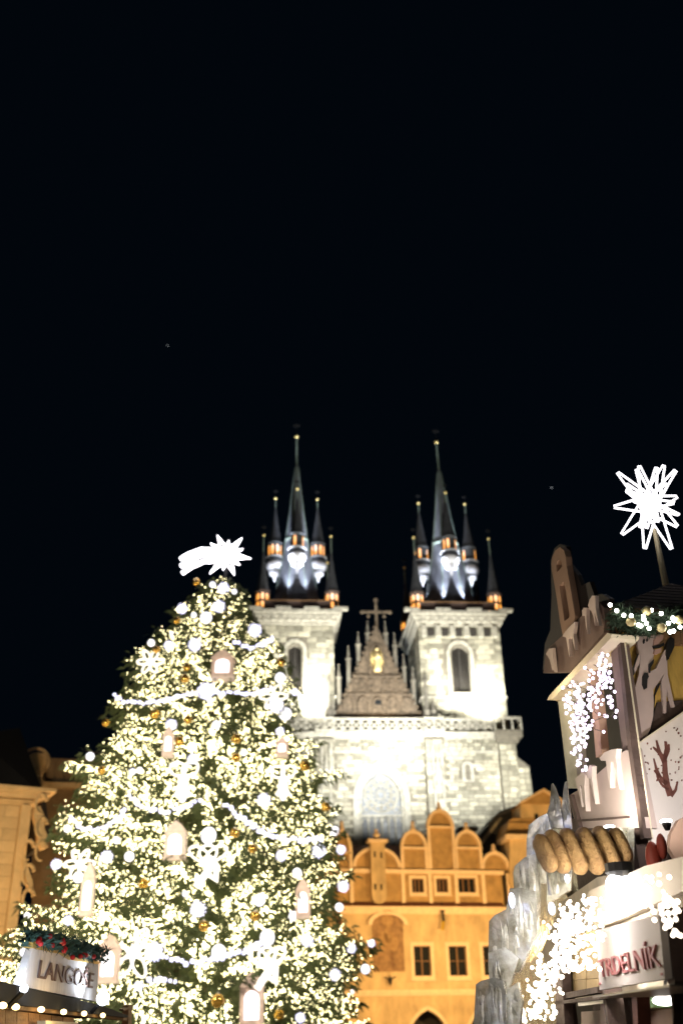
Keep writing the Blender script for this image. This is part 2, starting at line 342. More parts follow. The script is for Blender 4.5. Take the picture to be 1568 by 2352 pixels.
def tower(a0, w, wc, wh):
    tw = MB(); outer = [(a0 - w, ZB), (a0 + w, ZB), (a0 + w, ZC), (a0 - w, ZC)]
    win = arch_poly(wc, wh, 39.05, 45.2 - wh, 45.2, 14)
    tw.prism(outer, 0, .9, [win]); tw.box(a0 - w, a0 + w, .95, 2 * w, ZB, ZC)
    t = tw.build('tower', M['mortar'], church)
    so = arch_poly(wc, wh + .62, 39.05, 45.2 - wh, 45.95, 14); MB().prism(so, -.14, .1, [arch_poly(wc, wh + .24, 39.2, 45.2 - wh, 45.5, 14)]).build('window_surround', M['trim'], t)
    MB().prism(arch_poly(wc, wh + .3, 39.15, 45.2 - wh, 45.55, 14), .05, .3, [arch_poly(wc, wh, 39.3, 45.2 - wh, 45.2, 14)]).build('window_reveal', M['trim'], t)
    wd = MB(); z = 39.2
    while z < 45.1: wd.add([(wc - wh, .62, z), (wc + wh, .62, z), (wc + wh, .85, z + .3), (wc - wh, .85, z + .3), (wc - wh, .66, z - .05), (wc + wh, .66, z - .05), (wc + wh, .89, z + .25), (wc - wh, .89, z + .25)], [(0, 1, 2, 3), (7, 6, 5, 4), (0, 4, 5, 1)]); z += .36
    wd.box(wc - .07, wc + .07, .5, .6, 39.1, 45.1); wd.build('window_louvre', M['louvre'], t)
    MB().box(wc - wh - .75, wc + wh + .75, -.35, .1, 38.88, 39.05).build('window_sill', M['trim'], t)
    skip = lambda a, z, hw: abs(a - wc) < wh + .55 + hw * .55 and 38.8 < z < 45.9 and (z < 45.2 - wh or (abs(a - wc)) ** 2 + (z - (45.2 - wh)) ** 2 < (wh + .7 + hw * .4) ** 2)
    mass = MB()
    stones(a0 - w, a0 + w, 38.75, ZC - .1, .66, (.75, 1.75), 0, skip, mass, t, True)
    stones(a0 - w, a0 + w, ZB + .1, 38.4, .5, (.6, 1.4), 0, lambda a, z, h: False, mass, t, False)
    stones(.05, 2 * w, 38.75, ZC - .1, .62, (.7, 1.5), 0, lambda a, z, h: False, mass, t, False, 'b', a0 - w)
    mass.build('stonework', M['stone'], t, kind='stuff')
    for sg in (-1, 1):                                   # long and short corner stones
        z = ZB + .1; k = 0
        while z < ZC - .5:
            l = .85 if k % 2 else .5; e = a0 + sg * w
            MB().box(min(e + sg * .07, e - sg * l), max(e + sg * .07, e - sg * l), -.12, .6 if k % 2 else 1.0, z, z + .56).build('corner_stone', M['stone'], t); z += .6; k += 1
    s = MB(); s.box(a0 - w - .25, a0 + w + .25, -.28, .0, 38.42, 38.62); s.box(a0 - w - .25, a0 - w, 0, 2 * w, 38.42, 38.62); s.box(a0 + w, a0 + w + .25, 0, 2 * w, 38.42, 38.62)
    s.build('string_course', M['trim'], t)
    c = MB()
    for k, (ov, z0, z1) in enumerate(((.3, ZC - .1, ZC + .25), (.5, ZC + .25, ZC + .8), (.8, ZC + .8, ZC + 1.25), (1.08, ZC + 1.25, ZC + 1.65))):
        c.box(a0 - w - ov, a0 + w + ov, -ov, 2 * w + ov, z0, z1 - .003)
    n = 9
    for i in range(n):                                   # dentil blocks and crenels on the cornice
        x = a0 - w + (i + .5) * 2 * w / n; c.box(x - .3, x + .3, -.78, -.49, ZC + .3, ZC + .78)
    for i in range(4):
        x = a0 - w - .9 + i * (2 * w + 1.8) / 3; c.box(x - .95, x + .95, -1.16, -.4, ZC + 1.66, ZC + 2.0)
    c.build('cornice', M['trim'], t)
    if w > 5:
        for i in range(5): x = a0 - 3.6 + i * 1.8; MB().box(x - .42, x + .42, -.16, -.1, 46.45, 47.55).build('putlog_recess', M['louvre'], t)
        for i in range(6): x = a0 - 4.5 + i * 1.8; MB().box(x - .3, x + .3, -.5, -.08, 46.3, 47.78).build('corbel', M['trim'], t)
    # dark wooden gallery and spire
    gz = ZC + 2.0
    ga = MB()
    for b0, b1 in ((-.5, -.35), (2 * w + .35, 2 * w + .5)):
        for zz in (gz, gz + .95): ga.box(a0 - w - .3, a0 + w + .3, b0, b1, zz, zz + .14)
        ga.box(a0 - w - .3, a0 + w + .3, b0 + .04, b1 - .04, gz + .14, gz + .95)
    for sg in (-1, 1): ga.box(a0 + sg * (w + .4) - .06, a0 + sg * (w + .4) + .06, -.3, 2 * w + .3, gz, gz + 1.0)
    ga.build('gallery', M['wood_dark'], church)
    MB().box(a0 - w - .1, a0 + w + .1, -.56, -.505, gz + .98, gz + 1.08).build('gallery_rail', M['wood'], church)
    sc = w / 4.7
    sp = MB().lathe([(4.2 * sc, ZC + 1.7), (3.75 * sc, 51.6), (3.0 * sc, 54), (1.66 * sc, 61.4), (1.62 * sc, 62), (1.05 * sc, 66), (.24, 73.3), (.2, 73.6)], (a0, w), 8, R(22.5)).build('spire', M['slate'], church)
    ribs = MB()
    for k in range(8):
        t0 = R(22.5 + 45 * k); ribs.tube([(a0 + r * sc * math.cos(t0), w + r * sc * math.sin(t0), z) for r, z in ((3.02, 54), (1.68, 61.4), (1.07, 66), (.25, 73.3))], .07, 4)
    ribs.build('spire_ridges', M['verdigris'], sp)
    MB().lathe([(1.76 * sc, 61.5), (1.8 * sc, 61.65), (1.7 * sc, 61.8)], (a0, w), 8, R(22.5)).build('spire_band', M['verdigris'], sp)
    lean = -.0 if a0 < 0 else -.25
    MB().tube([(a0, w, 73.2), (a0 + lean * .4, w, 78.2)], .13, 6).build('needle', M['verdigris'], sp)
    MB().ball((a0 + lean * .4, w, 78.4), .28, 12, 8).build('gilded_ball', M['gold'], sp, True)
    v = MB().tube([(a0 + lean * .4, w, 78.4), (a0 + lean * .4, w, 80.6)], .05, 5); v.box(a0 - .45 + lean * .4, a0 + .45 + lean * .4, w - .03, w + .03, 80.1, 80.5); v.build('weather_vane', M['iron'], sp)
    # turrets hanging on the spire
    for ang in (0, 90, 180, 270):
        ca, cb = math.cos(R(ang)), math.sin(R(ang)); x, y = a0 + 3.05 * sc * ca, w + 3.0 * sc * cb
        dr = MB().lathe([(.82, 59.2), (.82, 61.05), (1.02, 61.1), (1.02, 61.3)], (x, y), 12).build('turret', M['flank'], church)
        MB().lathe([(.06, 55.6), (.3, 56.4), (.72, 56.7), (.78, 57.0), (.7, 57.25), (1.02, 57.45), (1.2, 57.9), (1.2, 58.25), (1.1, 58.4)], (x, y), 14).build('corbel_bowl', M['corbel'], dr, True)
        MB().lathe([(1.1, 58.41), (1.1, 58.9), (1.15, 58.95), (1.15, 59.19)], (x, y), 14).build('skirt', M['skirt'], dr)
        MB().lathe([(1.22, 58.97), (1.22, 59.17)], (x, y), 14).build('skirt_rim', M['corbel'], dr)
        for k in range(8):
            if rnd.random() < .68: inst('lit_window', win_a, dr, (x, y, 0), (0, 0, R(22.5 + 45 * k)))
        co = MB().lathe([(1.02, 61.3), (.86, 61.7), (.56, 63.4), (.13, 66.6)], (x, y), 8, R(22.5)).build('turret_roof', M['slate_dark'], dr)
        MB().tube([(x, y, 66.5), (x, y, 68.1)], .075, 5).build('needle', M['verdigris'], dr)
        MB().ball((x, y, 68.25), .21, 10, 7).build('gilded_ball', M['gold'], dr, True)
        v = MB().tube([(x, y, 68.3), (x, y, 69.6)], .035, 4); v.box(x - .28, x + .28, y - .02, y + .02, 69.25, 69.5); v.build('weather_vane', M['iron'], dr)
    # corner turrets on the gallery
    for sa in (-1, 1):
        for sb in (-1, 1):
            x, y = a0 + sa * (w - .05), w + sb * (w - .3)
            dr = MB().lathe([(.82, 49.7), (.82, 52.1), (1.0, 52.15), (1.0, 52.4)], (x, y), 8, R(22.5)).build('corner_turret', M['wood_dark'], church)
            MB().lathe([(.98, 52.41), (.8, 52.9), (.42, 55.2), (.12, 57.9)], (x, y), 8, R(22.5)).build('turret_roof', M['slate_dark'], dr)
            for k in range(8):
                for zz in (50.0, 51.15):
                    if rnd.random() < .8: inst('lit_window', win_b, dr, (x, y, zz), (0, 0, R(45 * k)))
            MB().tube([(x, y, 57.8), (x, y, 60.3)], .075, 5).build('needle', M['verdigris'], dr)
            MB().ball((x, y, 60.45), .2, 10, 7).build('gilded_ball', M['gold'], dr, True)
            v = MB().tube([(x, y, 60.5), (x, y, 61.9)], .035, 4); v.box(x - .28, x + .28, y - .02, y + .02, 61.5, 61.75); v.build('weather_vane', M['iron'], dr)
    return t
tower(-10.15, 4.45, -10.43, .8)
tower(10.22, 5.08, 10.1, 1.05)

# lower facade
BW = (-.47, 3.2)                                           # great window centre, outer half-width
wallm = MB(); win_o = arch_poly(BW[0], 2.55, 13.5, 26.2, 29.65, 14, True)
wallm.prism([(-17.2, 0), (14.2, 0), (14.2, ZB - .02), (-17.2, ZB - .02)], -.9, -.02, [win_o]); wallm.box(-17.2, 14.2, 0, 42, 0, ZB - .03)
fac = wallm.build('facade_wall', M['mortar'], church)
mass = MB()
def skipf(a, z, hw):
    if abs(a - BW[0]) < 3.2 + hw * .5 and z < 26.2: return True
    if z >= 26.2 and abs(a - BW[0]) < 3.2 * max(0, 1 - ((z - 26.2) / 4.3) ** 1.7) + hw * .6 + .1 and z < 30.4: return True
    if abs(a - 9.8) < .75 + hw * .4 and 28.2 < z < 30.6: return True
    if abs(a - 6.2) < .95 and 24 < z < 33: return True
    if abs(a + 6.4) < .6 and z < 33: return True
    return False
stones(-17.2, 13.6, 12, 31.5, .46, (.5, 1.25), -.9, skipf, mass, fac, False, proud=.05)
stones(-17.2, 13.6, 31.75, 33.1, .45, (.55, 1.0), -.95, lambda a, z, h: False, mass, fac, False, proud=.13)
mass.build('stonework', M['stone'], fac, kind='stuff')
st = MB()
for z0, z1, o in ((31.5, 31.72, .25), (33.12, 33.3, .3), (33.3, 33.62, .55), (33.62, 33.85, .75)): st.box(-17.4, 13.6, -.9 - o, -.03, z0, z1 - .003)
st.build('frieze_moulding', M['trim'], fac)
# balustrade with pierced crosses
bal = MB()
for a0, a1, b in ((-16.8, -8.1, -1.2), (-8.05, -5.9, -1.75), (-5.85, 4.75, -1.35), (4.8, 7.2, -1.75), (7.25, 13.2, -1.2)):
    bal.box(a0, a1, b - .14, b + .14, 33.86, 34.12); bal.box(a0, a1, b - .16, b + .16, 35.3, 35.55)
    n = max(2, round((a1 - a0) / 1.08))
    for i in range(n + 1): x = a0 + (a1 - a0) * i / n; bal.box(max(a0, x - .1), min(a1, x + .1), b - .1, b + .1, 34.12, 35.3)
    for i in range(n):
        x0, x1 = a0 + (a1 - a0) * i / n, a0 + (a1 - a0) * (i + 1) / n
        for p, q in (((x0, 34.14), (x1, 35.28)), ((x0, 35.28), (x1, 34.14))): bal.tube([(p[0], b, p[1]), (q[0], b, q[1])], .1, 4)
bal.build('balustrade', M['trim'], fac)
# buttress pieces between the bays
for a, h, top in ((-7.0, 1.1, 33.2), (6.0, 1.15, 33.2)):
    b = MB(); b.box(a - h, a + h, -1.55, -.95, 8, 33.1)
    bt = b.build('buttress', M['mortar'], church); mass = MB(); stones(a - h, a + h, 12, 33.0, .5, (.7, 1.3), -1.55, lambda a, z, h: False, mass, bt, False); mass.build('stonework', M['stone'], bt, kind='stuff')
    c = MB()
    for dx in (-.5, .5): c.tube([(a + .15 + dx, -1.85, 25), (a + .15 + dx, -1.85, 31.2)], .12, 6); c.lathe([(.2, 31.2), (.24, 31.4), (.03, 32.6)], (a + .15 + dx, -1.85), 6)
    c.lathe([(.15, 27.5), (.5, 28.3), (.55, 28.5), (.12, 30.6), (.02, 31.9)], (a + .15, -1.95), 6); c.lathe([(.1, 24.2), (.45, 25.3), (.5, 25.6), (.5, 25.8)], (a + .15, -1.9), 8)
    c.build('canopy_niche', M['trim'], bt)
# great window
gw = MB().prism(arch_poly(BW[0], 3.25, 13.5, 26.2, 30.5, 16, True), -1.12, -.86, [arch_poly(BW[0], 2.6, 13.6, 26.2, 29.7, 16, True)]).build('great_window', M['trim'], church)
MB().prism(arch_poly(BW[0], 2.75, 13.55, 26.2, 29.85, 16, True), -.84, -.4, [arch_poly(BW[0], 2.3, 13.65, 26.2, 29.3, 16, True)]).build('inner_moulding', M['trim'], gw)
tr = MB()
for i in range(1, 6): x = BW[0] - 2.3 + i * 4.6 / 6; tr.box(x - .09, x + .09, -.62, -.4, 13.6, 24.4)
tr.box(BW[0] - 2.3, BW[0] + 2.3, -.6, -.42, 24.3, 24.5)
rc = (BW[0], 26.7)
for rr, tk in ((1.95, .1), (1.15, .08), (.45, .07)): tr.tube([(rc[0] + rr * math.cos(t), -.52, rc[1] + rr * math.sin(t)) for t in [2 * math.pi * i / 28 for i in range(28)]], tk, 5, True)
for k in range(12):
    t = 2 * math.pi * k / 12; tr.tube([(rc[0] + r * math.cos(t), -.52, rc[1] + r * math.sin(t)) for r in (.45, 1.95)], .055, 4)
    x, z = rc[0] + 1.55 * math.cos(t + .26), rc[1] + 1.55 * math.sin(t + .26); tr.tube([(x + .3 * math.cos(u), -.52, z + .3 * math.sin(u)) for u in [2 * math.pi * i / 10 for i in range(10)]], .05, 4, True)
for i in range(6):
    x = BW[0] - 2.3 + (i + .5) * 4.6 / 6; tr.tube([(x - .33, -.5, 23.6), (x - .2, -.5, 24.0), (x, -.5, 24.25), (x + .2, -.5, 24.0), (x + .33, -.5, 23.6)], .06, 4)
for x, z in ((-1.75, 25.1), (1.75, 25.1), (0, 28.85)): tr.tube([(BW[0] + x + .36 * math.cos(u), -.52, z + .36 * math.sin(u)) for u in [2 * math.pi * i / 12 for i in range(12)]], .07, 4, True)
tr.build('tracery', M['trim'], gw)
MB().prism(arch_poly(BW[0], 2.28, 24.5, 26.2, 29.25, 16, True), -.38, -.3).build('rose_glass', M['glass_lead'], gw)
pane_me = MB().box(-.35, .35, -.02, .02, -.29, .29).mesh('pane', M['glass_lead'])
pbar = MB().box(-.33, .33, 0, .01, -.27, .27).mesh('pane', M['glass_lead'])
for i in range(6):
    for j in range(17):
        z = 24.0 - j * .62
        if z > 13.8: inst('pane', pane_me, gw, (BW[0] - 2.3 + (i + .5) * 4.6 / 6, -.38 + rnd.uniform(-.02, .02), z), (rnd.uniform(-.05, .05), 0, rnd.uniform(-.05, .05)))
lead = MB()
for i in range(18): x = BW[0] - 2.3 + (i + .5) * 4.6 / 18; lead.box(x - .02, x + .02, -.46, -.43, 13.7, 24.2)
for j in range(34): z = 13.8 + j * .31; lead.box(BW[0] - 2.3, BW[0] + 2.3, -.47, -.44, z, z + .04)
lead.build('lead_lattice', M['iron'], gw)
# small lancet
lw = MB().prism(arch_poly(9.8, .68, 28.1, 29.9, 30.5, 10), -1.02, -.88, [arch_poly(9.8, .3, 28.35, 29.8, 30.15, 10)]).build('lancet_window', M['trim'], church)
MB().prism(arch_poly(9.8, .34, 28.3, 29.8, 30.2, 10), -.895, -.88).build('dark_pane', M['glass_dark'], lw)
# right corner pier and stepped buttress
pier = MB(); pier.box(13.65, 15.7, -1.4, 3, 0, 32.6); pier.box(13.4, 16.0, -1.65, 3.3, 32.6, 33.2); pier.box(13.2, 16.5, -2.0, 3.6, 33.2, 34.0)
pi_ = pier.build('corner_pier', M['mortar'], church)
mass = MB(); stones(13.65, 15.7, 12, 32.5, .62, (.6, 1.1), -1.4, lambda a, z, h: False, mass, pi_, False, proud=.09)
mass.build('stonework', M['stone'], pi_, kind='stuff')
pp = MB()
for i in range(4): x = 13.3 + i * 1.05; pp.box(x - .1, x + .1, -1.95, -1.75, 34.0, 35.4)
pp.box(13.2, 16.55, -1.98, -1.72, 35.35, 35.6); pp.box(16.35, 16.55, -1.72, 3.5, 35.35, 35.6); pp.box(16.35, 16.55, -1.7, 3.5, 34.0, 34.9); pp.build('pier_parapet', M['trim'], pi_)
bu = MB().prism([(15.72, 0), (17.25, 0), (17.25, 26.5), (17.15, 29.9), (15.72, 31.1)], -1.0, 2.4).build('stepped_buttress', M['mortar'], church)
mass = MB(); stones(15.75, 17.15, 12, 29.8, .66, (.6, 1.2), -1.0, lambda a, z, h: False, mass, bu, False, proud=.1); mass.build('stonework', M['stone'], bu, kind='stuff')
# centre gable
gl_, gr_ = (-5.85, 4.85); gp = [(-5.85, 35.58), (4.85, 35.58), (3.75, 38.0), (2.6, 40.6), (1.55, 43.1), (.7, 45.4), (-.3, 47.7), (-1.25, 45.4), (-2.25, 43.1), (-3.4, 40.6), (-4.7, 38.0)]
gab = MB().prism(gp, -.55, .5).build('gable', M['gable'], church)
gd = MB()
for z0, z1, o in ((35.6, 35.9, .5), (38.6, 38.8, .22), (40.9, 41.1, .2)): 
    hw = {35.6: 5.5, 38.6: 4.0, 40.9: 2.95}[z0]; gd.box(-.45 - hw, -.45 + hw, -.55 - o, -.56, z0, z1)
for i in range(5):
    x = -4.0 + i * 1.78; gd.prism(arch_poly(x, .72, 36.0, 37.5, 38.4, 10, True), -.75, -.56, [arch_poly(x, .5, 36.1, 37.5, 38.1, 10, True)])
for i in range(7):
    x = -3.0 + i * .87
    if abs(x + .4) > .6: gd.prism(arch_poly(x, .36, 38.9, 40.0, 40.7, 8, True), -.72, -.56, [arch_poly(x, .22, 39.0, 40.0, 40.45, 8, True)])
for i in range(18):                                     # crockets up the slopes
    u = i / 17
    for sg in (-1, 1):
        x = (-.4 + sg * (5.35 * (1 - u) ** 1.04 + .1 * u)); z = 35.9 + 11.6 * u; gd.ball((x, -.3, z), .22, 6, 5, (1, 1, 1.3))
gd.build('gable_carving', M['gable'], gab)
MB().box(-.8, -.05, -.62, -.56, 37.45, 38.0).build('small_opening', M['glass_dark'], gab)
for a, zb, zt in ((-5.08, 36, 42.74), (-3.84, 38.2, 45.15), (-2.57, 41.0, 47.0), (-1.36, 43.8, 48.5), (.87, 43.8, 48.5), (1.97, 41.2, 46.9), (3.0, 38.5, 44.1), (4.05, 36.2, 42.4)):
    MB().lathe([(.26, zb), (.26, zt - 1.9), (.36, zt - 1.85), (.36, zt - 1.7), (.2, zt - 1.6), (.05, zt - .25), (.13, zt - .15), (.02, zt)], (a, -.1), 6).build('pinnacle', M['stone_dark'], gab)
cr = MB(); cr.box(-.36, -.04, -.15, .05, 47.3, 51.4); cr.box(-1.9, -.36, -.14, .04, 49.5, 49.8); cr.box(-.04, 1.5, -.14, .04, 49.5, 49.8)
for x, z in ((-1.95, 49.65), (1.55, 49.65), (-.2, 51.3)): cr.ball((x, -.05, z), .3, 6, 4, (1, .6, 1))
for x in (-1.2, .8): cr.ball((x, -.05, 49.1), .2, 6, 4, (1, .6, 1.3))
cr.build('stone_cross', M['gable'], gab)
MB().prism(arch_poly(-.38, .98, 41.3, 44.0, 45.2, 12, True), -.72, -.56, [arch_poly(-.38, .76, 41.4, 44.0, 44.8, 12, True)]).build('niche_frame', M['gable'], gab)
sta = MB().lathe([(.45, 41.5), (.5, 41.6), (.42, 42.2), (.36, 42.9), (.42, 43.4), (.38, 43.7), (.16, 43.85), (.1, 43.9)], (-.38, -.95), 12)
sta.ball((-.38, -.95, 44.08), .2, 10, 8); sta.tube([(-.72, -.98, 43.55), (-.78, -1.15, 43.1), (-.5, -1.38, 43.05)], .1, 6); sta.tube([(-.04, -.98, 43.55), (.06, -1.2, 43.2), (-.25, -1.4, 43.2)], .1, 6)
sta.ball((-.3, -1.35, 43.35), .17, 8, 6, (1, 1, 1.5)); sta.ball((-.3, -1.35, 43.68), .1, 8, 6); sta.lathe([(.2, 44.22), (.24, 44.42), (.05, 44.5)], (-.38, -.95), 8)
sta.build('statue', mat('gilded_statue', (.9, .72, .38), .45, .5), church, True)
hal = MB()
for k in range(20): t = 2 * math.pi * k / 20; hal.tube([(-.38 + .5 * math.cos(t), -.7, 43.1 + .8 * math.sin(t)), (-.38 + .95 * math.cos(t), -.66, 43.1 + 1.45 * math.sin(t))], [.07, .02], 4)
hal.build('gilded_rays', M['gold'], gab)
# dark pinnacles by the towers
for a, b, z0, z1 in ((5.35, -1.2, 35.6, 41.6), (-6.45, -1.2, 35.6, 41.3), (-5.9, -.6, 35.6, 38.5), (6.2, -.9, 35.6, 38)):
    MB().lathe([(.4, z0), (.4, z0 + 1), (.25, z0 + 1.2), (.22, z1 - 1.5), (.32, z1 - 1.4), (.03, z1)], (a, b), 6).build('pinnacle', M['stone_dark'], church)

# ================================================================== ochre gabled house
c3 = lambda x, y: (688.8 + .3662 * x, 1664.6 + .3662 * y)
hh = lambda x, y: HO.hit(*c3(x, y))
house = thing('gabled_house', 'ochre plaster house with a row of rounded gables and finials below the church', 'house', HO)
zcor, zstr, zl = hh(780, 1150)[1], hh(780, 915)[1], hh(850, 1675)[1]
aL, aR = hh(100, 1200)[0], hh(1292, 1300)[0]
wins = []
def wrect(x0, x1, y0, y1):
    p, q = hh((x0 + x1) / 2 - (x1 - x0) / 2, (y0 + y1) / 2), hh((x0 + x1) / 2 + (x1 - x0) / 2, (y0 + y1) / 2)
    c = hh((x0 + x1) / 2, y1)[1], hh((x0 + x1) / 2, y0)[1]; return (p[0], q[0], c[0], c[1])
up = [wrect(705, 780, 965, 1053), wrect(860, 932, 965, 1052), wrect(995, 1105, 962, 1053)]
lo = [wrect(715, 820, 1390, 1580), wrect(935, 1045, 1390, 1578), wrect(1150, 1255, 1390, 1576), wrect(200, 305, 1395, 1582)]
rp_ = lambda r: [(r[0], r[2]), (r[1], r[2]), (r[1], r[3]), (r[0], r[3])]
dc, dz = hh(800, 1790); dh = (hh(910, 1875)[0] - hh(690, 1875)[0]) / 2
doors = [arch_poly(dc + k * 5.3, dh + .25, .02, 1.4, dz, 12, True) for k in (0, 1)]
doors = [d for d in doors if max(q[0] for q in d) < aR - .2 and min(q[0] for q in d) > aL + .2]
hw_ = MB().prism([(aL, 0), (aR, 0), (aR, zcor), (aL, zcor)], 0, .6, [rp_(r) for r in lo] + doors).build('wall', M['plaster'], house)
MB().box(aL, aR, 3.0, 11, 0, zcor + 2).build('house_body', M['plaster'], house)
MB().box(aL + .1, aR - .1, 1.9, 2.0, 0.02, 4.5).build('arcade_back', M['darkroof'], house)  # near-black sheet stands in for the unlit depth of the arcade
for d in doors:
    c = sum(q[0] for q in d[:2]) / 2
    MB().prism(arch_poly(c, dh + .5, .02, 1.4, dz + .32, 12, True), -.08, .05, [arch_poly(c, dh + .22, .03, 1.4, dz - .02, 12, True)]).build('arch_surround', M['plaster_trim'], house)
# attic storey
zt0 = hh(780, 1132)[1]
aw = MB().prism([(aL, zcor + .05), (aR + .15, zcor + .05), (aR + .15, zstr), (aL, zstr)], .25, .7, [rp_(r) for r in up]).build('attic_wall', M['plaster_in'], house)
t = MB()
for i in range(int((aR - aL) / .3)):                    # tile strip on the cornice
    x = aL + i * .3; t.add([(x, -.45, zcor + .06), (x + .28, -.45, zcor + .06), (x + .28, .25, zcor + .5), (x, .25, zcor + .5), (x + .14, -.45, zcor + .13), (x + .14, .25, zcor + .57)], [(0, 4, 5, 3), (4, 1, 2, 5), (0, 1, 4), (3, 5, 2)])
t.build('tile_strip', M['rooftile'], house)
cn = MB()
for o, z0, z1 in ((.5, zcor - .22, zcor + .05), (.3, zcor - .42, zcor - .22), (.15, zcor - .55, zcor - .42)): cn.box(aL, aR + o * .3, -o, -.003, z0, z1 - .003)
cn.build('cornice', M['plaster_trim'], house)
cn = MB(); cn.box(aL, aR + .3, -.05, .24, zstr - .16, zstr + .06); cn.box(aL, aR + .3, .0, .245, zstr - .3, zstr - .163); cn.build('string_course', M['plaster_trim'], house)
cn = MB(); cn.box(aL, aR, -.16, -.003, zl - .17, zl + .14); cn.box(aL, aR, -.09, -.003, zl - .34, zl - .173); cn.build('string_course', M['plaster_trim'], house)
for x in (325, 648, 818, 982, 1152, 1310):
    a = hh(x, 1000)[0]; pm = MB().box(a - .17, a + .17, .06, .249, zt0 + .12, zstr - .165); pm.lathe([(.05, zt0 - .35), (.17, zt0 - .05), (.17, zt0 + .12)], (a, .15), 8); pm.build('pilaster', M['plaster_trim'], house)
def window(r, sur, cross=True, parent=house, b=0.0, pn=2):
    a0, a1, z0, z1 = r
    w = MB().prism([(a0 - sur, z0 - sur), (a1 + sur, z0 - sur), (a1 + sur, z1 + sur), (a0 - sur, z1 + sur)], b - .07, b + .03, [rp_(r)]).build('window', M['plaster_trim'], parent)
    f = MB(); k = .06
    f.prism(rp_(r), b + .2, b + .28, [[(a0 + k, z0 + k), (a1 - k, z0 + k), (a1 - k, z1 - k), (a0 + k, z1 - k)]])
    for i in range(1, pn): x = a0 + (a1 - a0) * i / pn; f.box(x - .055, x + .055, b + .17, b + .27, z0 + k, z1 - k)
    if cross: zz = z0 + (z1 - z0) * .5; f.box(a0 + k, a1 - k, b + .19, b + .265, zz - .035, zz + .035)
    f.build('sash', M['sash'], w)
    MB().box(a0 + .02, a1 - .02, b + .285, b + .31, z0 + .02, z1 - .02).build('pane', M['glass_dark'], w)
    MB().box(a0 - sur - .05, a1 + sur + .05, b - .16, b - .072, z0 - sur - .08, z0 - sur + .02).build('sill', M['plaster_trim'], w)
for r in lo: window(r, .32)
for r in up: window(r, .26, False, house, .25, 3)
# gables
def gable(xl, xr, ytop, yspr, ybase, fin, deep=False):
    l, r = hh(xl, yspr)[0], hh(xr, yspr)[0]; c = (l + r) / 2; hf = (r - l) / 2; zs = hh((xl + xr) / 2, yspr)[1]; zt = hh((xl + xr) / 2, ytop)[1]; zb = hh((xl + xr) / 2, ybase)[1]
    gb = MB().prism(arch_poly(c, hf - .12, zb, zs, zt - .1, 16), .3, .68).build('gable', M['plaster_in'], house)
    ou, inn = [], []
    for i in range(17):
        t = math.pi * i / 16; ou.append((c + hf * math.cos(t), zs + (zt - zs) * math.sin(t))); inn.append((c + (hf - .3) * math.cos(t), zs + (zt - zs - .3) * math.sin(t)))
    MB().prism(ou + inn[::-1], .05, .5).build('arch_moulding', M['plaster_trim'], gb)
    if zs - zb > .5:
        m = MB(); m.box(l, r, .02, .299, zs - .12, zs + .08); m.box(l, l + .3, .1, .299, zb, zs - .12); m.box(r - .3, r, .1, .299, zb, zs - .12); m.build('gable_pilasters', M['plaster_trim'], gb)
    if fin:
        zf = hh((xl + xr) / 2, fin)[1]; h = zf - zt
        MB().lathe([(.3, zt - .05), (.32, zt + .1 * h), (.2, zt + .2 * h), (.26, zt + .4 * h), (.12, zt + .55 * h), (.2, zt + .75 * h), (.16, zt + .9 * h), (.03, zf)], (c, .3), 10).build('finial', M['plaster_trim'], gb, True)
    return gb
gable(205, 330, 665, 800, 905, 600)
gb = gable(332, 636, 765, 893, 905, None)
gable(632, 802, 660, 772, 905, 600); gable(797, 968, 530, 640, 905, 480); gable(970, 1142, 660, 772, 905, 610); gable(1140, 1320, 795, 903, 910, 745)
a0, a1 = hh(440, 900)[0], hh(530, 900)[0]; z0 = hh(485, 1128)[1]; z1 = hh(480, 745)[1]; zm = hh(485, 1085)[1]
or_ = MB().prism([(a0, zm), *[((a0 + a1) / 2 + (a1 - a0) / 2 * math.cos(t), zm + (zm - z0) * math.sin(t)) for t in [math.pi + math.pi * i / 10 for i in range(1, 10)]], (a1, zm), (a1, z1), (a0, z1)], -.38, .3).build('oriel_turret', M['plaster'], house)
for x, y in ((462, 820), (503, 825), (465, 1022), (503, 1024)): p = hh(x, y); MB().box(p[0] - .09, p[0] + .09, -.40, -.383, p[1] - .25, p[1] + .25).build('slit', M['glass_dark'], or_)
zf = hh(480, 670)[1]; h = zf - z1; c = (a0 + a1) / 2
q = MB(); q.box(a0 - .25, a1 + .25, -.6, .5, z1 + .002, z1 + .28); q.lathe([(.42, z1 + .28), (.3, z1 + .5), (.34, z1 + .8), (.15, z1 + 1.0), (.2, z1 + 1.2), (.02, zf)], (c, 0), 10); q.build('oriel_cap', M['plaster_trim'], or_)
# fresco
fl, frr, fb = hh(455, 1400)[0], hh(650, 1400)[0], hh(550, 1552)[1]; fs_ = hh(550, 1260)[1]; fa = hh(550, 1165)[1]; fc = (fl + frr) / 2; fh = (frr - fl) / 2
fr_ = MB().prism(arch_poly(fc, fh, fb, fs_, fa - .35, 14, True), -.06, -.003).build('fresco_panel', M['fresco'], house)
og, ogi = [], []
for i in range(15):
    t = math.pi * (1 - i / 14); og.append((fc + (fh + .42) * math.cos(t), fs_ + (fa + .05 - fs_) * (math.sin(t) ** .9 * .86 + .14 * max(0, 1 - abs(math.cos(t)) * 2.2)))); ogi.append((fc + (fh + .04) * math.cos(t), fs_ + (fa - .38 - fs_) * math.sin(t)))
ogi = ogi[::-1]; og = og[::-1]; ogi = ogi[::-1]; 
MB().prism(og + ogi, -.3, -.065).build('ogee_hood', M['plaster_trim'], fr_)
ff = MB()                                                # vague painted figure shapes, low relief
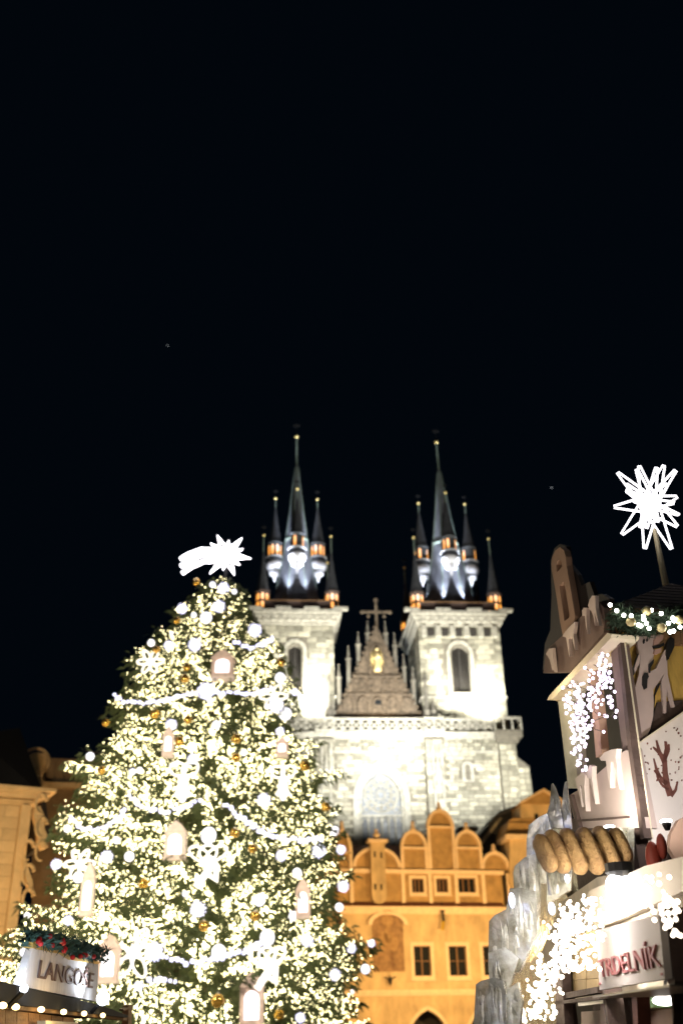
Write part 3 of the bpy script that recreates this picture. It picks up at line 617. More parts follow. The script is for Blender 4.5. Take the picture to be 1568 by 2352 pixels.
for x, z, rx, rz in ((0, -.9, .55, .6), (-.45, -2.6, .5, .8), (.5, -2.7, .45, .75), (0, -2.1, .35, .7)): ff.prism(ellipse((fc + x, fa + z), rx, rz, 14), -.075, -.062)
ff.build('painted_figures', mat('fresco_ochre', (.46, .30, .15), .9, alt=(.24, .13, .06), noise=.4, nscale=2.4), fr_)
lp = hh(560, 1600); MB().lathe([(.02, lp[1] - .55), (.14, lp[1] - .3), (.2, lp[1]), (.05, lp[1] + .25)], (lp[0], -.35), 6).tube([(lp[0], -.35, lp[1] + .2), (lp[0], -.05, lp[1] + .35)], .04, 4).tube([(lp[0] - .5, -.3, lp[1] + .15), (lp[0], -.3, lp[1] - .05), (lp[0] + .5, -.3, lp[1] + .2)], .04, 4).build('iron_lantern', M['iron'], house)
MB().tube([(aR + .35, .1, zstr - .2), (aR + .3, .0, zcor + .2), (aR - .1, -.1, zcor - .6), (aR - .1, -.1, 0)], .07, 6).build('downpipe', M['iron'], house)
rf = MB().add([(aL, .68, zstr - .2), (aR, .68, zstr - .2), (aR, 6, zstr + 3.2), (aL, 6, zstr + 3.2), (aR, 11, zstr - .2), (aL, 11, zstr - .2)], [(0, 1, 2, 3), (3, 2, 4, 5), (1, 4, 2), (0, 3, 5)]).build('roof', M['rooftile'], house)
# flags hanging from the house
def flag(pt, pole, cloth, lab, m1, m2):
    f = thing('hanging_flag', lab, 'flag', HO, group='flags hanging from the ochre house')
    p = [(HO.hit(*c3(*q))) for q in pole]
    MB().tube([(p[0][0], -.05, p[0][1]), (p[1][0], -.55, p[1][1])], .05, 5).build('flagpole', M['iron'], f)
    k = [HO.hit(*c3(*q), -.5) for q in cloth]
    for part, mm, seg in (('upper_cloth', m1, k[:len(k) // 2 + 1]), ('lower_cloth', m2, k[len(k) // 2:])):
        m = MB()
        for (xa, za), (xb, zb) in zip(seg[:-1], seg[1:]):
            m.add([(xa - .17, -.52, za), (xa + .13, -.44, za), (xb + .15, -.5, zb), (xb - .15, -.56, zb), (xa, -.6, za), (xb, -.62, zb)], [(0, 4, 5, 3), (4, 1, 2, 5), (0, 3, 2, 1)])
        m.build(part, mm, f)
flag(0, ((884, 1115), (892, 1180)), ((890, 1165), (897, 1200), (900, 1235), (896, 1265), (893, 1290)), 'limp flag with a yellow tip hanging above the ochre house windows', M['darkcloth'], M['yellowcloth'])
flag(0, ((236, 1170), (240, 1190)), ((243, 1185), (248, 1215), (254, 1240), (252, 1270), (250, 1292)), 'limp red flag hanging from the ochre house beside the tree', M['darkcloth'], M['redcloth'])

# orange pedimented building to the right, with a dark roof between
OB = Frame(22.5, 100.0, 6.0)
oh = lambda x, y, b=0: OB.hit(*c3(x, y), b)
ob = thing('pedimented_house', 'orange house with a small pediment to the right of the ochre gables', 'house', OB)
def px_prism(fr, pts, b0, b1, name, m, par, hit=None, **k): return MB().prism([hit(*p) if hit else fr.hit(*p) for p in pts], b0, b1).build(name, m, par, **k)
px_prism(OB, [(1315, 1000), (1700, 1000), (1700, 700), (1315, 700)], 0, 6, 'wall', M['plaster'], ob, oh)
w0 = oh(1315, 900); MB().box(w0[0], w0[0] + 14, 0.0, 9, 0, w0[1]).build('lower_wall', M['plaster'], ob)
px_prism(OB, [(1282, 722), (1700, 722), (1700, 694), (1282, 694)], -.5, 3, 'cornice', M['plaster_trim'], ob, oh)
px_prism(OB, [(1296, 692), (1650, 692), (1650, 612), (1312, 612)], .3, 5, 'attic_step', M['plaster_in'], ob, oh)
px_prism(OB, [(1312, 610), (1640, 610), (1640, 560), (1330, 585)], .5, 5, 'attic_slope', M['plaster_in'], ob, oh)
px_prism(OB, [(1392, 582), (1660, 582), (1660, 492), (1392, 492)], .5, 4, 'pediment_wall', M['plaster'], ob, oh)
px_prism(OB, [(1380, 490), (1670, 490), (1525, 408)], .1, 4, 'pediment', M['plaster_in'], ob, oh)
px_prism(OB, [(1372, 498), (1382, 484), (1525, 402), (1668, 484), (1678, 498), (1660, 494), (1525, 420), (1390, 494)], -.15, .098, 'pediment_cornice', M['plaster_trim'], ob, oh)
px_prism(OB, [(1478, 590), (1500, 590), (1500, 556), (1478, 556)], .42, .498, 'small_opening', M['glass_dark'], ob, oh)
RB = Frame(19, 104.0, 6.0); rh = lambda x, y, b=0: RB.hit(*c3(x, y), b)
rb = thing('slate_roofed_house', 'dark slate roofed house wedged between the ochre gables and orange pediment', 'house', RB)
px_prism(RB, [(1120, 700), (1235, 560), (1250, 545), (1392, 496), (1392, 560), (1320, 640), (1320, 860), (1120, 860)], 0, 5, 'roof', M['slate_dark'], rb, rh)
px_prism(RB, [(1132, 745), (1140, 720), (1250, 585), (1268, 588), (1150, 745)], -.2, -.003, 'pale_verge', M['trim'], rb, rh)
px_prism(RB, [(1240, 560), (1380, 505), (1384, 520), (1246, 578)], -.25, -.005, 'ridge', M['slate'], rb, rh)
w0 = rh(1120, 860); MB().box(w0[0], w0[0] + 5, .2, 6, 0, w0[1] - .01).build('wall', M['plaster_in'], rb)
rr = MB().prism([rh(*p) for p in ((1008, 628), (1132, 628), (1132, 645), (1008, 645))], 1.0, 3.0).build('roof_ledge', M['slate_dark'], rb)

# ================================================================== palaces on the left
c6 = lambda x, y: (.5 * 500 / 784 * x * .574 * 1.0, (2850 + .3189 * y) * .574)
G1 = Frame(*(lambda p: (p.x, p.y))(P(78, 2000, 55)), 28)
g6 = lambda x, y, b=0: G1.hit(*((.3189 * x) * .574, (2850 + .3189 * y) * .574), b)
pal = thing('cornice_palace', 'brightly lit ochre palace with a heavy cornice and carved corner scrolls', 'palace', G1)
ztop, zc1 = g6(330, 970)[1], g6(330, 1170)[1]
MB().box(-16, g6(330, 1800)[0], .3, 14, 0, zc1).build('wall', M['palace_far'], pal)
ar = g6(200, 1500)[0]
bl_me = MB().box(-.5, .5, -.05, 0, -.29, .29).mesh('block', M['palace'])
z = zc1 - .32; k = 0
while z > 4:
    a = ar + .1; w_ = 1.5 if k % 2 else .75
    while a > ar - 7: inst('block', bl_me, pal, (a - w_ / 2, .3, z), (0, 0, 0), (w_ - .02, 1 + rnd.uniform(-.12, .12), 1)); a -= w_; w_ = 1.5
    z -= .6; k += 1
MB().box(ar + .12, g6(330, 1800)[0] - .05, -.15, .298, 4, zc1 - .02).build('corner_pilaster', M['palace'], pal)
cn = MB()
ae = g6(330, 1300)[0]
for o, f0, f1 in ((.12, 0, .14), (.3, .14, .3), (.62, .38, .62), (.8, .62, .8), (1.0, .8, 1.0)):
    z0_, z1_ = zc1 + (ztop - zc1) * f0, zc1 + (ztop - zc1) * f1; cn.box(-16, ae + o * 1.3, .28 - o, 14, z0_, z1_ - .003)
cn.box(-16, ae + .2, .2, 14, zc1 + (ztop - zc1) * .3, zc1 + (ztop - zc1) * .38 - .003); cn.build('cornice', M['palace'], pal)
for pts, b0, b1 in (([(405, 1230), (470, 1200), (520, 1300), (530, 1480), (575, 1600), (560, 1720), (500, 1740), (455, 1640), (440, 1450), (400, 1330)], -.55, .1),
                    ([(270, 1850), (300, 1870), (345, 2010), (385, 2130), (390, 2260), (345, 2240), (310, 2120), (275, 1980)], -.45, .1)):
    h_ = [g6(*p) for p in pts]; cs = MB().prism(h_, b0, b1).build('scroll_console', M['palace'], pal)
    cx, cz = sum(p[0] for p in h_) / len(h_), sum(p[1] for p in h_) / len(h_)
    for k in range(3):
        u = -.8 + .8 * k; MB().tube([(cx + u * .18 + .28 * math.cos(t), b0 - .03, cz - u * 1.5 + .5 * math.sin(t)) for t in [math.pi * (.1 + i / 9 * 1.5) for i in range(10)]], [.12 - .008 * i for i in range(10)], 6).build('carved_leaf', M['palace'], cs)
MB().prism([g6(250, 2130), g6(290, 2130), g6(290, 2200), g6(250, 2200)], -.2, -.16).build('vent', M['iron'], pal)
sd = MB().prism([g6(520, 985), g6(580, 1000), g6(640, 1400), g6(700, 1580), g6(610, 1600)], .4, 9).build('eaves_side_board', M['darkroof'], pal); sd.name = 'eaves_soffit'  # dark board for the overhanging side of the eaves
MB().add([G1.loc(P(-60, 1690, 57)), G1.loc(P(45, 1672, 60)), G1.loc(P(66, 1735, 60)), G1.loc(P(100, 1826, 56.5)), G1.loc(P(-60, 1812, 56.0)), G1.loc(P(45, 1672, 72)), G1.loc(P(-60, 1690, 72)), G1.loc(P(100, 1826, 72)), G1.loc(P(66, 1735, 72))],
         [(4, 3, 2, 1, 0), (0, 1, 5, 6), (1, 2, 8, 5), (2, 3, 7, 8)]).build('mansard_roof', M['darkroof'], pal)
G2 = Frame(*(lambda p: (p.x, p.y))(P(200, 1900, 72)), 8)
k6 = lambda x, y, b=0: G2.hit(*((.3189 * x) * .574, (2850 + .3189 * y) * .574), b)
pf = thing('ribbed_attic_palace', 'dim brown palace with a ribbed attic wall behind the tree', 'palace', G2)
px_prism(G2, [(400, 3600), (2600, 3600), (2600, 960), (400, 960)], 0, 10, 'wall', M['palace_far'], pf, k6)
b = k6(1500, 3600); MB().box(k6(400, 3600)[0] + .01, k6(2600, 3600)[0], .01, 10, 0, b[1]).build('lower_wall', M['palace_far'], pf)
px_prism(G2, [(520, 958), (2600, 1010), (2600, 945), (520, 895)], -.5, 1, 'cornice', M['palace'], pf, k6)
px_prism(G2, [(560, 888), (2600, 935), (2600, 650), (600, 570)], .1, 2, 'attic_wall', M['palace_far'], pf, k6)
for i in range(14):
    x = 640 + i * 115; y = 575 + i * 4; r_ = MB().prism([k6(x - 44, 880 + i * 2.5), k6(x + 44, 880 + i * 2.5), k6(x + 44, y + 12), k6(x - 44, y + 12)], -.12, .098); r_.build('attic_panel', M['palace_far'], pf)
px_prism(G2, [(300, 640), (330, 570), (420, 540), (560, 535), (605, 570), (600, 690), (545, 740), (540, 860), (600, 900), (540, 930), (440, 870), (380, 790), (320, 720)], -.4, .9, 'scroll_volute', M['palace'], pf, k6)
q = MB(); p = k6(450, 640); 
for rr_ in (.95, .55): q.tube([(p[0] + rr_ * math.cos(t), -.42, p[1] + rr_ * math.sin(t)) for t in [2 * math.pi * i / 18 for i in range(18)]], .12, 5, True)
q.build('volute_ring', M['palace'], pf)
wn_ = px_prism(G2, [(1180, 1330), (1400, 1330), (1400, 1120), (1180, 1120)], -.06, -.003, 'window', M['glass_dark'], pf, k6)

# ================================================================== christmas tree
TY = 44.0
apex = P(515, 1322, TY); TX = apex.x; ZT = apex.z
TF = Frame(TX, TY, 0)
Lp = [(470, 1340), (448, 1352), (455, 1380), (402, 1395), (405, 1440), (335, 1480), (300, 1555), (258, 1585), (262, 1625), (225, 1655), (245, 1700), (262, 1718), (180, 1745), (178, 1830), (150, 1880), (112, 1960), (140, 2040), (175, 2065), (60, 2098), (35, 2105), (12, 2140), (0, 2190), (-25, 2260), (-50, 2352), (-80, 2480)]
Rp = [(540, 1340), (565, 1355), (565, 1400), (585, 1425), (630, 1468), (640, 1500), (680, 1545), (690, 1610), (668, 1680), (655, 1698), (742, 1715), (755, 1800), (770, 1880), (788, 1955), (800, 2045), (790, 2105), (762, 2128), (858, 2160), (838, 2240), (800, 2290), (845, 2345), (870, 2480)]
def prof(pts, sg):
    o = [(0.12, ZT)]
    for p in pts: a, z = TF.hit(*p); o.append((max(.1, sg * a), z))
    o = sorted(o, key=lambda q: q[1]); return [q[1] for q in o], [q[0] for q in o]
LZ, LR = prof(Lp, -1); RZ, RR_ = prof(Rp, 1)
def radius(z, phi):                                       # phi = 0 to the right, pi to the left
    l, r = np.interp(z, LZ, LR), np.interp(z, RZ, RR_); c = math.cos(phi); base = .5 * (l + r)
    sm = max(.2, (ZT - z) * .37)
    k = abs(c) ** .8; side = r if c > 0 else l
    lob = 1 + .10 * math.sin(phi * 5 + z * 1.3) * math.sin(z * 1.9 + phi * 2)
    tier = 1 + .075 * math.sin(z * 2.6 + 1.7 * math.sin(phi * 2)) + .06 * math.sin(phi * 9 + z * 3.1)
    return (k * side + (1 - k) * (.55 * base + .45 * sm) * lob) * tier
tree = thing('christmas_tree', 'tall spruce christmas tree covered in lights left of the church', 'tree', TF)
MB().lathe([(.42, 0), (.34, 6), (.2, ZT * .7), (.03, ZT - .3)], (0, 0), 10).build('trunk', M['bark'], tree)
tr_rng = random.Random(11); nv, nf = [], []; bulbs = []; tw = MB()
def spray(p, d, ln, wd):
    k = len(nv); s_ = d.cross(Vector((tr_rng.uniform(-1, 1), tr_rng.uniform(-1, 1), tr_rng.uniform(-.4, 1)))); s_ = s_.normalized() * wd if s_.length > 1e-6 else Vector((wd, 0, 0))
    m = p + d * ln * .45; e = p + d * ln + Vector((0, 0, -.25 * ln))
    nv.extend([tuple(p), tuple(m + s_), tuple(e), tuple(m - s_)]); nf.append((k, k + 1, k + 2, k + 3))
zl_ = 1.6; lev = []
while zl_ < ZT - .25: lev.append(zl_); zl_ += .30 + .12 * tr_rng.random()
for z in lev:
    Rm = max(.3, (ZT - z) * .37); nb = int(7 + Rm * 3.0); ph0 = tr_rng.random() * 6.28
    for i in range(nb):
        ph = ph0 + 6.283 * (i + tr_rng.uniform(-.35, .35)) / nb
        ln = radius(z, ph) * tr_rng.uniform(.80, 1.03)
        dz0 = .16 * ln; u = Vector((math.cos(ph), math.sin(ph), 0)); sd = Vector((-u.y, u.x, 0))
        ns = max(6, int(ln * 7)); dens = tr_rng.uniform(.35, 1.25)
        pts = []
        for j in range(ns + 1):
            s = j / ns; pts.append(u * (ln * s) + Vector((0, 0, z + dz0 * (1 - s) - .12 * ln * math.sin(s * 2.6) + .05 * ln * s * s)))
        if ln > .8: tw.tube([pts[0], pts[ns // 2], pts[-1]], [.04, .025, .008], 3)
        for j in range(int(ns * .22), ns + 1):
            s = j / ns; p = pts[j]; wdt = .62 * min(1.0, ln * .45) * (1.1 - .75 * s ** 2) + .1
            for k in range(5):
                sg = tr_rng.choice((-1, 1)); o = sd * sg * tr_rng.random() * wdt + u * tr_rng.uniform(-.1, .14) + Vector((0, 0, tr_rng.uniform(-.22, .08)))
                d = (u * tr_rng.uniform(.3, 1.0) + sd * sg * tr_rng.uniform(.1, .9) + Vector((0, 0, tr_rng.uniform(-.75, .3)))).normalized()
                spray(p + o, d, tr_rng.uniform(.22, .42), tr_rng.uniform(.035, .075))
        front = u.y < .3
        for k in range((2 + int(ln * .75)) if front else 1):          # light strings wound along the bough
            off = tr_rng.uniform(-.5, .5) * min(1, ln * .35); dp = tr_rng.uniform(-.3, .08); s = tr_rng.uniform(.25, .5); fq = tr_rng.uniform(9, 16)
            if tr_rng.random() > dens * (.55 + .5 * z / ZT): continue
            while s < 1.0:
                f_ = s * ns; a_ = pts[min(int(f_), ns - 1)].lerp(pts[min(int(f_), ns - 1) + 1], f_ - int(f_)) if f_ < ns else pts[-1]
                q_ = a_ + sd * (off * (1.15 - .6 * s) + .10 * math.sin(s * fq)) + Vector((0, 0, dp + .07 * math.cos(s * fq * 1.3))) + Vector([tr_rng.gauss(0, .075) for _ in range(3)])
                ph_ = math.atan2(q_.y, q_.x)
                if math.sin(ph_ * 7 + q_.z * 1.1) * math.sin(q_.z * 2.3 - ph_ * 3) + .5 * math.sin(q_.z * 5.1 + ph_ * 13) > -.55: bulbs.append(q_)
                s += tr_rng.uniform(.07, .115) / max(ln, .4)
me = bpy.data.meshes.new('crown'); me.from_pydata(nv, [], nf); me.materials.append(M['needles']); me.update()
cr_ = bpy.data.objects.new('crown', me); col.objects.link(cr_); cr_.parent = tree; cr_['kind'] = 'stuff'
tw.build('boughs', M['bark'], tree)
MB().lathe([(.9, 0), (.9, .5), (.5, .8)], (0, 0), 12).build('stand', M['iron'], tree)

# string lights: the outermost front bulbs singly, the rest joined
fl = thing('fairy_lights', 'warm white fairy light strings wound over the whole christmas tree', 'string lights', TF)
bulbs = [b for b in bulbs if b.z > 1.7]
bulbs.sort(key=lambda b: (b - Vector((0, -TY, 1.6))).length + (0 if b.z > 4 else 50))
bsp = MB().ball((0, 0, 0), .025, 6, 4).mesh('light_bulb', M['bulb'])
for b in bulbs[:298]: inst('light_bulb', bsp, fl, b)
mm = MB()
for b in bulbs[298:]: mm.ball(b, .016 + .012 * tr_rng.random(), 5, 3)
mm.build('light_bulbs', M['bulb'], fl, kind='stuff')
print('bulbs', len(bulbs), 'sprays', len(nf))

def tree_pt(px, py, out=.15):                              # where a sight line meets the front of the crown
    d = ray(px, py).normalized(); best = None; t = 34.0
    while t < 60:
        p = CO + d * t; q = p - Vector((TX, TY, 0)); r = math.hypot(q.x, q.y); rr = radius(q.z, math.atan2(q.y, q.x)) + out
        gap = r - rr
        if gap < 0: return p
        if best is None or gap < best[0]: best = (gap, p.copy())
        t += .06
    return best[1]
pxm = 46.0 / FPX                                           # metres per display pixel on the tree
# comet on top
cc = P(520, 1275, TY); t4 = lambda x, y: (344.4 + .2929 * x, 1205 + .2929 * y)
comet = thing('comet_star', 'glowing white comet star with a tail on the tree top', 'star', loc=cc)
CF = lambda x, y: P(*t4(x, y), TY) - cc
for i, tp in enumerate(((530, 90), (615, 125), (718, 122), (722, 205), (783, 270), (700, 322), (662, 402), (575, 360), (472, 370), (465, 290), (485, 165))):
    e = CF(*tp); e.y = rnd.uniform(-.2, .2); s_ = Vector((-e.z, 0, e.x)).normalized() * .22
    MB().tube([s_, e, -s_], .068, 6).build('ray', M['cometlight'], comet)
MB().ball((0, 0, 0), .42, 14, 10, (1, .5, 1)).build('hub', M['cometlight'], comet)  # glowing core put in so the star's middle burns out white
MB().tube([(0, 0, -.3), (0, 0, -2.0)], .07, 6).build('stem', M['iron'], comet)
for q in (((520, 200), (400, 195), (290, 238), (238, 272)), ((510, 240), (400, 240), (300, 290), (240, 328)), ((520, 280), (420, 290), (320, 335), (252, 382))):
    MB().tube([CF(*p) for p in q], .10, 7).build('tail_streamer', M['cometlight'], comet)
# hung ornaments ------------------------------------------------------
LMK = []                                                   # landmarks for the labels
def lantern(px, py, w, h, red, lab, short, roof=True):
    p = tree_pt(px, py, .25); o = thing('house_lantern', lab, 'lantern', loc=p, group='house lanterns hung on the christmas tree'); LMK.append((px, py, short))
    W_, H_ = w * pxm * .40, h * pxm * .78; m1 = M['lantern_red'] if red else M['lantern']; zb, zr = -H_ / 2, H_ * .18
    MB().box(-W_, W_, -W_ * .8, W_ * .8, zb, zr - .002).build('case', m1, o)
    MB().box(-W_ * 1.12, W_ * 1.12, -W_ * .95, W_ * .9, zb - .1, zb - .002).build('floor', M['lantern'], o)
    for sx in (-1, 1): MB().box(sx * W_ * .9 - .05, sx * W_ * .9 + .05, -W_ * .92, -W_ * .802, zb, zr - .01).build('post', m1, o)
    MB().prism([(-W_ * 1.12, zr), (W_ * 1.12, zr), (W_ * .55, H_ * .38), (0, H_ * .5), (-W_ * .55, H_ * .38)], -W_ * .95, W_ * .9).build('roof', m1, o)
    MB().prism(arch_poly(0, W_ * .66, zb + .12, zr - H_ * .22, zr - H_ * .06, 8), -W_ * .86, -W_ * .803).build('glowing_pane', M['lanternglow'], o)
    MB().tube([(0, 0, H_ * .48), (0, 0, H_ * .5 + .2)], .02, 4).build('hook', M['iron'], o)
for a in ((513, 1528, 55, 72, True, 'red sided house lantern with a lit window near the tree top', 'the red lantern near the top'),
          (405, 1930, 46, 84, False, 'pale gabled lantern with square lit pane at mid tree', 'the gabled lantern at mid tree'),
          (696, 2062, 30, 84, True, 'narrow reddish lantern on the right side of the tree', 'the narrow lantern on the right side'),
          (580, 2292, 48, 104, True, 'large house lantern with reddish posts at the bottom of the tree', 'the large lantern at the bottom'),
          (204, 2040, 26, 112, False, 'tall thin white lantern on the left side of the tree', 'the tall thin lantern on the left'),
          (388, 1702, 24, 70, False, 'slim white lantern above the upper middle of the tree', 'the slim lantern in the upper middle'),
          (648, 1716, 28, 46, True, 'small squat lantern at the right edge above the middle garland', 'the squat lantern at the upper right'),
          (252, 2200, 40, 92, True, 'lantern with a reddish frame behind the weathered stall sign', 'the lantern behind the stall sign')): lantern(*a)
def figure(px, py, h, lab, short, kind):
    p = tree_pt(px, py, .22); o = thing('wire_ornament', lab, 'light ornament', loc=p, group='glowing wire ornaments on the tree'); LMK.append((px, py, short)); s = h * pxm / 2
    def loop(cx, cz, rx, rz, rot=0, name='loop', r=.042):
        MB().tube([(q[0], 0, q[1]) for q in ellipse((cx * s, cz * s), rx * s, rz * s, 18, rot)], r, 6, True).build(name, M['figwire'], o)
    if kind == 'angel':
        MB().ball((0, 0, .72 * s), .26 * s, 10, 8, (1, .7, 1.1)).build('head', M['globe'], o)
        loop(-.3, .12, .38, .2, -.5, 'wing'); loop(.3, .12, .38, .2, .5, 'wing'); loop(0, .15, .3, .25)
        MB().tube([(-.05 * s, 0, 0), (.05 * s, 0, -.4 * s), (-.35 * s, 0, -.95 * s)], .13, 6).build('ribbon', M['figwire'], o); MB().tube([(.05 * s, 0, 0), (.3 * s, 0, -.3 * s), (.32 * s, 0, -.75 * s), (0, 0, -.5 * s)], .12, 6).build('ribbon', M['figwire'], o)
    elif kind == 'bell':
        loop(-.28, .5, .38, .3, -.4, 'bow_loop'); loop(.28, .5, .38, .3, .4, 'bow_loop')
        MB().lathe([(.1 * s, .3 * s), (.22 * s, 0), (.26 * s, -.4 * s), (.42 * s, -.7 * s)], (0, 0), 10).build('bell', M['figwire'], o); MB().ball((0, 0, -.85 * s), .16 * s, 8, 6).build('clapper', M['globe'], o)
    else:
        for k in range(6): t = k * math.pi / 3; loop(.48 * math.cos(t), .48 * math.sin(t), .46, .2, t, 'petal')
        MB().ball((0, 0, 0), .22 * s, 8, 6).build('centre', M['globe'], o)
for a in ((477, 1970, 108, 'glowing wire angel with ribbons hung at the centre of the tree', 'the wire angel at the tree centre', 'angel'),
          (421, 1792, 84, 'glowing bell under a wire bow left of the tree centre', 'the bell left of centre', 'bell'),
          (650, 1795, 74, 'glowing bell under a wire bow at the right of the tree', 'the bell on the right', 'bell'),
          (613, 2205, 96, 'glowing wire angel low on the tree above the large lantern', 'the low wire angel', 'angel'),
          (305, 2190, 92, 'glowing wire flower at lower left beside the stall sign', 'the wire flower at lower left', 'flower'),
          (345, 1520, 60, 'glowing wire flower at the upper left edge of the tree', 'the upper left wire flower', 'flower'),
          (628, 1600, 64, 'glowing wire flower at the upper right edge of the tree', 'the upper right wire flower', 'flower'),
          (183, 1985, 60, 'small glowing wire flower at the left edge of the tree', 'the small wire flower at left', 'flower')): figure(*a)
SW = [([(262, 1597), (285, 1612), (330, 1617), (390, 1608), (440, 1592), (475, 1588)], 'bluish bead garland sagging across the upper left of the tree', 'the upper left garland'),
      ([(490, 1592), (540, 1594), (590, 1592), (632, 1580)], 'bluish bead garland running right below the red lantern', 'the upper right garland'),
      ([(540, 1478), (575, 1488), (605, 1480), (630, 1466)], 'short bead garland at the right near the tree top', 'the short garland near the top'),
      ([(298, 1828), (325, 1855), (370, 1867), (420, 1860), (468, 1836)], 'bluish bead garland sagging above the gabled lantern', 'the garland above the gabled lantern'),
      ([(515, 1848), (560, 1885), (610, 1916), (660, 1930), (710, 1932), (748, 1924)], 'long bluish bead garland falling to the right edge at mid tree', 'the long garland at mid right'),
      ([(350, 2192), (395, 2208), (440, 2213), (500, 2203), (560, 2186), (605, 2166), (632, 2150)], 'bright bead garland sagging across the lower tree', 'the lower garland'),
      ([(165, 1880), (190, 1902), (225, 1908), (262, 1892), (296, 1850)], 'faint bead garland at the left edge of the tree', 'the left edge garland'),
      ([(345, 2250), (380, 2256), (412, 2254)], 'short bluish bead garland low on the tree beneath the lower garland', 'the short low garland')]
for pts, lab, short in SW:
    p3 = [tree_pt(*p, .65) for p in pts]; o = thing('bead_garland', lab, 'garland', loc=p3[0], group='bead garlands draped on the tree'); p3 = [p - p3[0] for p in p3]
    LMK.append((sum(p[0] for p in pts) / len(pts), sum(p[1] for p in pts) / len(pts), short))
    cur = []
    for i in range(len(p3) - 1):
        L_ = (p3[i + 1] - p3[i]).length; n = max(2, int(L_ / .15))
        cur += [p3[i].lerp(p3[i + 1], j / n) for j in range(n)]
    MB().tube(cur, .02, 4).build('rope', M['bulb_off'], o)
    b_ = MB()
    for q in cur: b_.ball(q + Vector((rnd.uniform(-.03, .03), rnd.uniform(-.1, 0), rnd.uniform(-.06, .06))), rnd.uniform(.06, .098), 6, 4)
    b_.build('light_beads', M['bead'], o, kind='stuff')
used = {}
def where(px, py):
    c = sorted(LMK, key=lambda l: math.hypot(l[0] - px, l[1] - py))
    def dirn(l):
        dx, dy = px - l[0], py - l[1]; v = 'above' if dy < 0 else 'below'; hz = 'left of' if dx < 0 else 'right of'
        if abs(dx) > 2.2 * abs(dy): return hz
        if abs(dy) > 2.2 * abs(dx): return v
        return v + ' and ' + hz
    return [('just ' if math.hypot(l[0] - px, l[1] - py) < 60 and len(l[2].split()) < 7 else '') + dirn(l) + ' ' + l[2] for l in c[:6]]
def unique(prefix, px, py):
    for w in where(px, py):
        s = prefix + ' ' + w
        if s not in used: used[s] = 1; return s
    return prefix + ' ' + where(px, py)[0]
GL = [(488, 1343, 13), (513, 1351, 15), (538, 1359, 9), (418, 1398, 15), (473, 1419, 19), (445, 1413, 10), (503, 1393, 18), (585, 1448, 20), (447, 1482, 16), (388, 1483, 13), (394, 1455, 6), (347, 1477, 12), (643, 1557, 20), (473, 1587, 21), (634, 1621, 18), (655, 1640, 22), (497, 1665, 14), (393, 1665, 14), (677, 1590, 10), (643, 1680, 11),
      (443, 1744, 12), (606, 1838, 14), (568, 1854, 6), (732, 1955, 15), (646, 1966, 14), (768, 1909, 14), (783, 1952, 11), (596, 2069, 16), (455, 2090, 17), (788, 2037, 14), (779, 2085, 13), (705, 2161, 14), (807, 2179, 10), (839, 2227, 13), (769, 2240, 13), (502, 2187, 17), (354, 2187, 17), (560, 1729, 10), (425, 2054, 7), (674, 2105, 11), (809, 2279, 6), (682, 2006, 13), (689, 2339, 11),
      (155, 1904, 10), (129, 1986, 12), (245, 1969, 13), (297, 1968, 14), (268, 1931, 10), (157, 2115, 9), (207, 1738, 13), (321, 1770, 9), (304, 1773, 8), (55, 2188, 13), (318, 2266, 9), (62, 2104, 8), (180, 2016, 15), (853, 2168, 10)]
globe_me = MB().ball((0, 0, 0), 1, 16, 10).mesh('glass_ball', M['globe'], True); cap_me = MB().lathe([(.28, .93), (.28, 1.12), (.08, 1.16), (.08, 1.35)], (0, 0), 8).mesh('cap', M['metal'])
bc = MB()
for k in range(60):
    zz = 1 - 2 * (k + .5) / 60; t0 = k * 2.39996; q_ = math.sqrt(1 - zz * zz); f_ = rnd.uniform(1.0, 1.38); bc.ball((q_ * math.cos(t0) * f_, q_ * math.sin(t0) * f_, zz * f_), rnd.uniform(.09, .15), 5, 4)
bead_me = bc.mesh('bead_cluster', M['bead'])
big = lambda r: 'large' if r >= 17 else ('small' if r <= 10 else 'medium')
proto = None
for px, py, r in GL:
    o = thing('globe_light', unique(f'{big(r)} glowing white globe', px, py), 'globe light', loc=tree_pt(px, py, .05), group='white globe lights on the tree'); o.scale = (r * pxm * rnd.uniform(.55, .72),) * 3
    inst('glass_ball', globe_me, o); inst('cap', cap_me, o)
    if rnd.random() < .6: inst('bead_cluster', bead_me, o, (0, 0, 0), (rnd.random() * 6, rnd.random() * 6, 0))['kind'] = 'stuff'
GB = [(451, 1337), (406, 1425), (359, 1492), (432, 1653), (543, 1697), (412, 1703), (646, 1521), (428, 1533), (425, 1559), (542, 1740), (586, 2105), (580, 1950), (468, 2128), (641, 2332), (539, 1914), (748, 1854), (243, 1660), (355, 1640), (700, 1760), (330, 2030), (233, 1770), (500, 2300)]
gb_me = MB().ball((0, 0, 0), 1, 14, 9).mesh('gold_ball', M['goldball'], True)
for px, py in GB:
    o = thing('gold_bauble', unique('amber gold bauble', px, py), 'bauble', loc=tree_pt(px, py, .25), group='gold baubles on the tree'); o.scale = (rnd.uniform(8, 11) * pxm,) * 3
    inst('gold_ball', gb_me, o); inst('cap', cap_me, o)

# ================================================================== right-hand stalls
cP = P(1455, 1700, 9.0)
KF = Frame(cP.x, cP.y, 11.6); KS = Frame(cP.x, cP.y, -78.4)
A = lambda x, y: (1205.6 + .2310 * x, 1021.9 + .2310 * y)
B = lambda x, y: (1222.8 + .2200 * x, 1349.2 + .2200 * y)
Cc = lambda x, y: (1061.9 + .3225 * x, 1722 + .3225 * y)
D = lambda x, y: (1061.9 + .3225 * x, 2009 + .3225 * y)
def hits(fr, conv, pts, b=0.0): return [fr.hit(*conv(*p), b) for p in pts]
